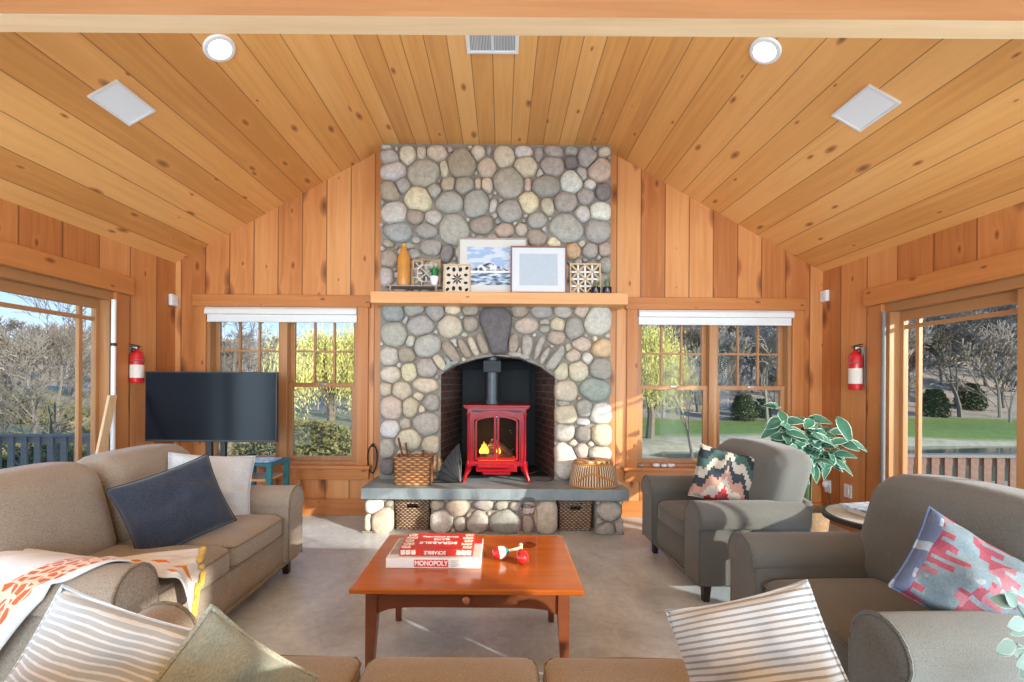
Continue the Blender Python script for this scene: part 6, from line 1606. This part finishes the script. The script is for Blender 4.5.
# lamb's ear sprig at the right edge
pe = P(1030, 640, 1.02)
t = thing('leafy_sprig', "pale grey-green sprig of soft leaves in a small pot at the near armchair's arm", 'potted plant', (pe.x+.10, 1.06, .0))
b = nb(); lathe(b, [(0, .0), (.13, 0), (.13, .02), (.02, .04), (.02, .42), (.10, .45), (.10, .462), (0, .462)], n=24); obj('plant_stand', b, m_darkwood, t, smooth=True)
b = nb(); lathe(b, [(0, .463), (.05, .463), (.07, .56), (.065, .56), (0, .54)], n=24); obj('pot', b, m_white, t, smooth=True)
bs = nb(); bl_ = nb(); uvl = bl_.loops.layers.uv.new('uv')
for k, (px, py) in enumerate(((1003, 602), (1002, 640), (1012, 618), (1020, 655), (1032, 600), (1040, 630))):
    q = P(px+14, py+4, 1.02)-Vector(t.location); tube(bs, [Vector((0, 0, .54)), Vector((q.x*.5, q.y*.5, (q.z+.54)/2+.06)), q], .003, 5)
    for j in range(3):
        th2 = rnd.uniform(-.7, .9); add_leaf(bl_, uvl, q, Vector((-cos(th2), rnd.uniform(-.3, .1), sin(th2))), rnd.uniform(.05, .065), .032, Vector((0, -1, .3)), .1, .1)
obj('stems', bs, m_leafe, t); obj('leaves', bl_, m_leafe, t, smooth=True, auto=0)
#PART3
# ================================================================ OUTSIDE
def sstep(a, b, x):
    t = max(0, min(1, (x-a)/(b-a))); return t*t*(3-2*t)
def ground(x, y):
    d = y
    z = -1.9
    k = sstep(-10, 25, x)
    z += sstep(42, 100, d+abs(x)*.05)*(9+13*k)
    if x < -8: z += sstep(8, 60, -x)*3.0
    z += noise.noise(Vector((x*.08, y*.08, 0)))*.5
    px_, py_ = 27.0, 21.5
    r = ((x-px_)/19)**2+((y-py_)/4.6)**2
    if r < 1.35: z = min(z, -1.95) if r > 1.0 else -2.6
    return z
def ground_mat():
    m, nt, b = new_mat('meadow_ground'); tc = N(nt, 'ShaderNodeTexCoord'); at = N(nt, 'ShaderNodeAttribute'); at.attribute_name = 'soil'
    nz = N(nt, 'ShaderNodeTexNoise'); nz.inputs['Scale'].default_value = 1.8; nz.inputs['Detail'].default_value = 8; nz.inputs['Roughness'].default_value = .75; lnk(nt, tc.outputs['Object'], nz.inputs['Vector'])
    k = math_n(nt, 'MULTIPLY_ADD', nz.outputs['Fac'], 1.5, .25); mc = N(nt, 'ShaderNodeVectorMath'); mc.operation = 'SCALE'; lnk(nt, at.outputs['Color'], mc.inputs[0]); lnk(nt, k, mc.inputs['Scale'])
    lnk(nt, mc.outputs[0], b.inputs['Base Color']); b.inputs['Roughness'].default_value = 1; b.inputs['Specular IOR Level'].default_value = .1; return m
bm = nb(); nx, ny = 110, 80; lay = None; gv = []
for j in range(ny+1):
    y = -6+136*(j/ny)**1.35; row = []
    for i in range(nx+1):
        u = -1+2*i/nx; x = 150*math.copysign(abs(u)**1.4, u); z = ground(x, y)
        if y < 5.5 and abs(x) < 9: z = min(z, -1.2)
        row.append(bm.verts.new((x, y, z)))
    gv.append(row)
lay = bm.loops.layers.float_color.new('soil')
def soil(x, y):
    if x > 1 and 27.5 < y < 43: return (.20, .26, .065)
    if x > -2 and y <= 27.5: return (.44, .38, .24)
    if x <= 1 and y < 43: return (.32, .29, .16)
    return (.38, .31, .23)
for j in range(ny):
    for i in range(nx):
        f = bm.faces.new((gv[j][i], gv[j][i+1], gv[j+1][i+1], gv[j+1][i]))
        for l in f.loops: l[lay] = (*soil(l.vert.co.x, l.vert.co.y), 1)
o = struct('ground', bm, ground_mat(), smooth=True, auto=0)
bm = nb(); prism(bm, [(27+21.5*cos(a), 21.5+5.3*sin(a), -2.2) for a in [2*pi*k/40 for k in range(40)]], (0, 0, .05))
m, nt, b_ = new_mat('pond_water'); b_.inputs['Base Color'].default_value = (.10, .12, .07, 1); b_.inputs['Roughness'].default_value = .08
nz = N(nt, 'ShaderNodeTexNoise'); nz.inputs['Scale'].default_value = 3; bump(nt, b_, nz.outputs['Fac'], .15, .02)
o = struct('pond', bm, m)

m_bark2 = plain('grey_bark', (.20, .17, .135), .95, var=.25, scale=12, spec=.1); m_bark3 = plain('pale_bark', (.33, .285, .235), .95, var=.25, scale=12, spec=.1)
def bare_tree(name, seed, height, spread, depth, mat, rt_=.16, bend=.25, nchild=(2, 4), rmin=.008):
    rnd = random.Random(seed); b = nb()
    def grow(p, d, L, r, lvl):
        n = 3 if lvl < 2 else 2; pts = [p]; rs = [r]; q = p.copy(); dd = d.copy()
        for k in range(n):
            dd = (dd+Vector((rnd.uniform(-1, 1), rnd.uniform(-1, 1), rnd.uniform(-.4, .6)))*bend*.6).normalized(); q = q+dd*L/n; pts.append(q.copy()); rs.append(r*(1-.4*(k+1)/n))
        rs = [max(q_, rmin) for q_ in rs]; tube(b, pts, rs, 6 if lvl < 2 else 3, caps=False)
        if lvl >= depth: return
        nc = rnd.randint(*nchild)+(1 if lvl == 0 else 0)
        for c in range(nc):
            f = rnd.uniform(.35, 1) if c else 1.0
            i = min(n, max(1, round(f*n))); ang = rnd.uniform(.35, .85)*spread; th = rnd.uniform(0, 2*pi)
            s = dd.orthogonal().normalized(); s = Matrix.Rotation(th, 3, dd) @ s
            nd = (dd*cos(ang)+s*sin(ang)+Vector((0, 0, .12))).normalized()
            grow(pts[i], nd, L*rnd.uniform(.58, .82), rs[i]*rnd.uniform(.45, .68), lvl+1)
    grow(Vector((0, 0, -.3)), Vector((rnd.uniform(-.1, .1), 0, 1)).normalized(), height*.34, rt_, 0)
    t = bpy.data.objects.new(name, None); C.objects.link(t)
    o = obj('branches', b, mat, t); return t
def place_tree(proto, used, x, y, rz, sc, label, group, z=None):
    z = ground(x, y) if z is None else z
    if not used[0]: t = proto; used[0] = True; t.location = (x, y, z); t.rotation_euler = (0, 0, rz); t.scale = (sc,)*3
    else: t = dup(proto, (x, y, z), rz, scale=sc)
    return tag(t, label, 'tree', group)
far = [(bare_tree('bare_tree', 5, 9, .8, 6, m_bark2, .16, rmin=.028), [False]), (bare_tree('bare_tree', 18, 9, .9, 6, m_bark3, .13, rmin=.028), [False]), (bare_tree('bare_tree', 29, 9, 1.0, 6, m_bark2, .12, .3, rmin=.028), [False])]
protos = [(bare_tree('bare_tree', 3, 9, 1.0, 6, m_bark2), [False]), (bare_tree('bare_tree', 8, 9, .8, 6, m_bark3, .13), [False]), (bare_tree('bare_tree', 21, 9, 1.15, 6, m_bark2, .12, .35), [False])]
rnd = random.Random(77)
# named near trees
pt = protos[2]
q = P(692, 462, 19)
place_tree(*pt, q.x, 19, 1.0, .62, 'crooked dark bare tree on the pond bank seen through the right back window', 'bare trees outdoors')
q = P(60, 440, 13); place_tree(*protos[0], -13.2, 13.5, .4, .72, 'large spreading bare tree seen through the left sliding door', 'bare trees outdoors')
place_tree(*protos[2], -11.5, 11.0, 2.4, .45, 'small thin bare tree nearest the deck railing in the left sliding door', 'bare trees outdoors')
place_tree(*protos[0], P(225, 440, 15).x, 15, 2.0, .75, 'bare tree with long crossing branches above the television in the left back window', 'bare trees outdoors')
place_tree(*protos[1], P(1010, 440, 40).x, 40, 2.0, .9, 'tall bare tree beyond the lawn in the right sliding door', 'bare trees outdoors')
GL = 'bare grey-brown tree in the woods on the hillside beyond the windows'
spots = []
def spot(f, gap, tries=60):
    for _ in range(tries):
        x, y = f()
        if all((x-a)**2+(y-b)**2 > gap*gap for a, b in spots): spots.append((x, y)); return x, y
    return None
for k in range(150):
    if k < 90:
        def f(): y = rnd.uniform(42, 74); return rnd.uniform(.10, 1.35)*y, y
    elif k < 120:
        def f(): y = rnd.uniform(19, 60); return rnd.uniform(-1.35, -.62)*y, y
    else:
        def f(): y = rnd.uniform(32, 70); return rnd.uniform(-.62, -.12)*y, y
    s_ = spot(f, 4.2)
    if s_: place_tree(*far[rnd.randrange(3)], s_[0], s_[1], rnd.uniform(0, 6.28), rnd.uniform(.85, 1.3) if k < 90 else rnd.uniform(.55, .85), GL, 'hillside woods')
# evergreen and shrubs
def leafy_mat(name, c1, c2):
    return plain(name, tuple((a+b)/2 for a, b in zip(c1, c2)), .8, var=.25, scale=3, spec=.1)
m_shrub = leafy_mat('olive_brush', (.14, .15, .06), (.30, .26, .12)); m_ever = leafy_mat('evergreen', (.04, .07, .03), (.09, .12, .05)); m_will = leafy_mat('willow_yellow', (.74, .60, .16), (.80, .68, .26)); m_pale = leafy_mat('dry_reed', (.27, .22, .12), (.34, .28, .17))
def cloud_bush(name, seed, w, h, n, lw, mat, conical=0):
    rnd = random.Random(seed); b = nb()
    for k in range(n):
        th = rnd.uniform(0, 2*pi); v = rnd.random(); rr = (rnd.random()**.5)*w*(1-conical*v)*math.sqrt(max(.05, 1-(2*v-1)**2*(1-conical)))
        c = Vector((cos(th)*rr, sin(th)*rr, v*h)); s = lw*rnd.uniform(.5, 1.3)
        a = Vector((rnd.uniform(-1, 1), rnd.uniform(-1, 1), rnd.uniform(-1, 1))).normalized(); d = a.orthogonal().normalized()
        b.faces.new([b.verts.new(c+a*s), b.verts.new(c+d*s*.5), b.verts.new(c-a*s), b.verts.new(c-d*s*.5)])
    t = bpy.data.objects.new(name, None); C.objects.link(t); obj('foliage', b, mat, t)
    b = nb(); 
    for k in range(5):
        th = rnd.uniform(0, 6.28); tube(b, [(0, 0, -.1), (cos(th)*w*.3, sin(th)*w*.3, h*.5), (cos(th)*w*.6, sin(th)*w*.6, h*.85)], [.03, .02, .01], 4)
    obj('stems', b, m_bark2, t); return t
sh = [(cloud_bush('shrub', 1, 1.3, 1.5, 2600, .07, m_shrub), [False]), (cloud_bush('shrub', 2, 1.6, 1.2, 2600, .07, m_pale), [False]), (cloud_bush('evergreen_shrub', 4, 1.5, 2.6, 3200, .10, m_ever, .5), [False])]
def place_sh(k, x, y, sc, lab, grp):
    pr, used = sh[k]; z = ground(x, y)-.1
    if not used[0]: t = pr; used[0] = True; t.location = (x, y, z); t.scale = (sc,)*3
    else: t = dup(pr, (x, y, z), rnd.uniform(0, 6), scale=sc)
    tag(t, lab, 'shrub', grp)
for k in range(34):
    if k < 20: y = rnd.uniform(12, 30); x = rnd.uniform(-1.25, -.75)*y
    else: y = rnd.uniform(15, 24); x = rnd.uniform(-.70, -.28)*y
    kk = rnd.choice((0, 0, 1)); place_sh(kk, x, y, rnd.uniform(.7, 1.2), ['olive-green brushy shrub in the scrub beyond the left windows', 'dry straw-coloured shrub in the scrub beyond the left windows'][kk], ['olive shrubs left', 'straw shrubs left'][kk])
for k in range(8):
    y = rnd.uniform(43, 47); x = rnd.uniform(.35, 1.25)*y; place_sh(2, x, y, rnd.uniform(.7, 1.1), 'dark evergreen shrub at the far edge of the lawn', 'evergreens at the lawn edge')
for k in range(10):
    y = rnd.uniform(13, 16); x = rnd.uniform(.28, .62)*y; place_sh(1, x, y, rnd.uniform(.25, .45), 'low straw-coloured tuft on the near pond bank', 'tufts on the pond bank')
# willows
def willow(label, x, y, hgt, w, ns, seed):
    rnd = random.Random(seed); t = bpy.data.objects.new('willow_tree', None); C.objects.link(t); t.location = (x, y, ground(x, y)); tag(t, label, 'tree', 'yellow willows')
    b = nb(); tube(b, [(0, 0, -.3), (.1, 0, hgt*.2), (-.1, 0, hgt*.42)], [.28, .22, .16], 8); tips = []
    for k in range(16):
        th = rnd.uniform(0, 6.28); r_ = rnd.uniform(.2, .9)*w; tp = Vector((cos(th)*r_, sin(th)*r_, hgt*(1-.35*(r_/w)**2)*rnd.uniform(.8, 1)))
        m1 = Vector((0, 0, hgt*.4)).lerp(tp, .5)+Vector((0, 0, .4)); tube(b, [(0, 0, hgt*.3), m1, tp], [.10, .06, .02], 5); tips += [(m1, tp)]
    obj('trunk', b, m_bark2, t)
    b = nb()
    for k in range(ns):
        m1, tp = rnd.choice(tips); f = rnd.uniform(.0, 1.15); s0 = m1.lerp(tp, f)+Vector((rnd.gauss(0, .5), rnd.gauss(0, .5), rnd.gauss(.1, .25))); L = rnd.uniform(.8, 2.6)*hgt/6
        L = min(L, s0.z-.3); out = Vector((s0.x, s0.y, 0)); out = out.normalized()*.25 if out.length > .1 else Vector()
        nseg = 9
        for j in range(nseg):
            q = s0+out*(j/nseg)+Vector((0, 0, -L*j/nseg)); dv = Vector((rnd.uniform(-1, 1), rnd.uniform(-1, 1), -1.6)).normalized()*.15; sd = Vector((rnd.uniform(-1, 1), rnd.uniform(-1, 1), 0)).normalized()*.022
            b.faces.new([b.verts.new(q-sd), b.verts.new(q+sd), b.verts.new(q+dv+sd*.4), b.verts.new(q+dv-sd*.4)])
    obj('drooping_foliage', b, m_will, t)
q = P(318, 442, 25); willow('large yellow weeping willow seen through the left back window', q.x+.6, 25, 7.0, 3.2, 3000, 5)
q = P(660, 440, 26); willow('yellow weeping willow seen through the right back window', q.x-.3, 27, 7.0, 2.9, 2300, 6)
# decks and railings
def deck(name, x0, x1, y0, y1, z):
    bm = nb(); y = y0
    bx(bm, x0, x1, y0, y1, z-.04, z); struct(name, bm, plain(name+'_boards', (.34, .30, .26), .8, var=.15, scale=6))
deck('deck_left', -9.5, XL-.2, -1, 6.6, -.32); deck('deck_right', XR+.2, 9.5, -1, 5.3, -.40)
m_rail = plain('weathered_grey_rail', (.19, .175, .155), .8, var=.15); m_rail2 = plain('stained_brown_rail', (.20, .115, .08), .8, var=.2)
def railing(label, x0, x1, y, z0, z1, m, sp, bw):
    t = thing('deck_railing', label, 'railing', ((x0+x1)/2, y, z0)); hw_ = (x1-x0)/2; h = z1-z0
    b = nb(); bx(b, -hw_, hw_, -.06, .06, h-.035, h, .004); obj('top_rail', b, m_rail, t)
    b = nb(); bx(b, -hw_, hw_, -.02, .02, .07, .15); bx(b, -hw_, hw_, -.02, .02, h-.13, h-.035); obj('cross_rail', b, m, t)
    x = -hw_+.03; first = None
    while x < hw_:
        if first is None: b = nb(); bx(b, 0, bw, -.045, -.02, .03, h-.035); first = obj('baluster', b, m, t); first.location = (x, 0, 0)
        else: c = first.copy(); C.objects.link(c); c.location = (x, 0, 0)
        x += sp
railing('grey wooden deck railing outside the left sliding door', -9.4, -4.55, 6.5, -.32, P(50, 434, 6.5).z, m_rail, .19, .085)
railing('brown wooden deck railing outside the right sliding door', XR+.25, 9.4, 5.2, -.40, P(960, 454, 5.2).z, m_rail2, .15, .085)
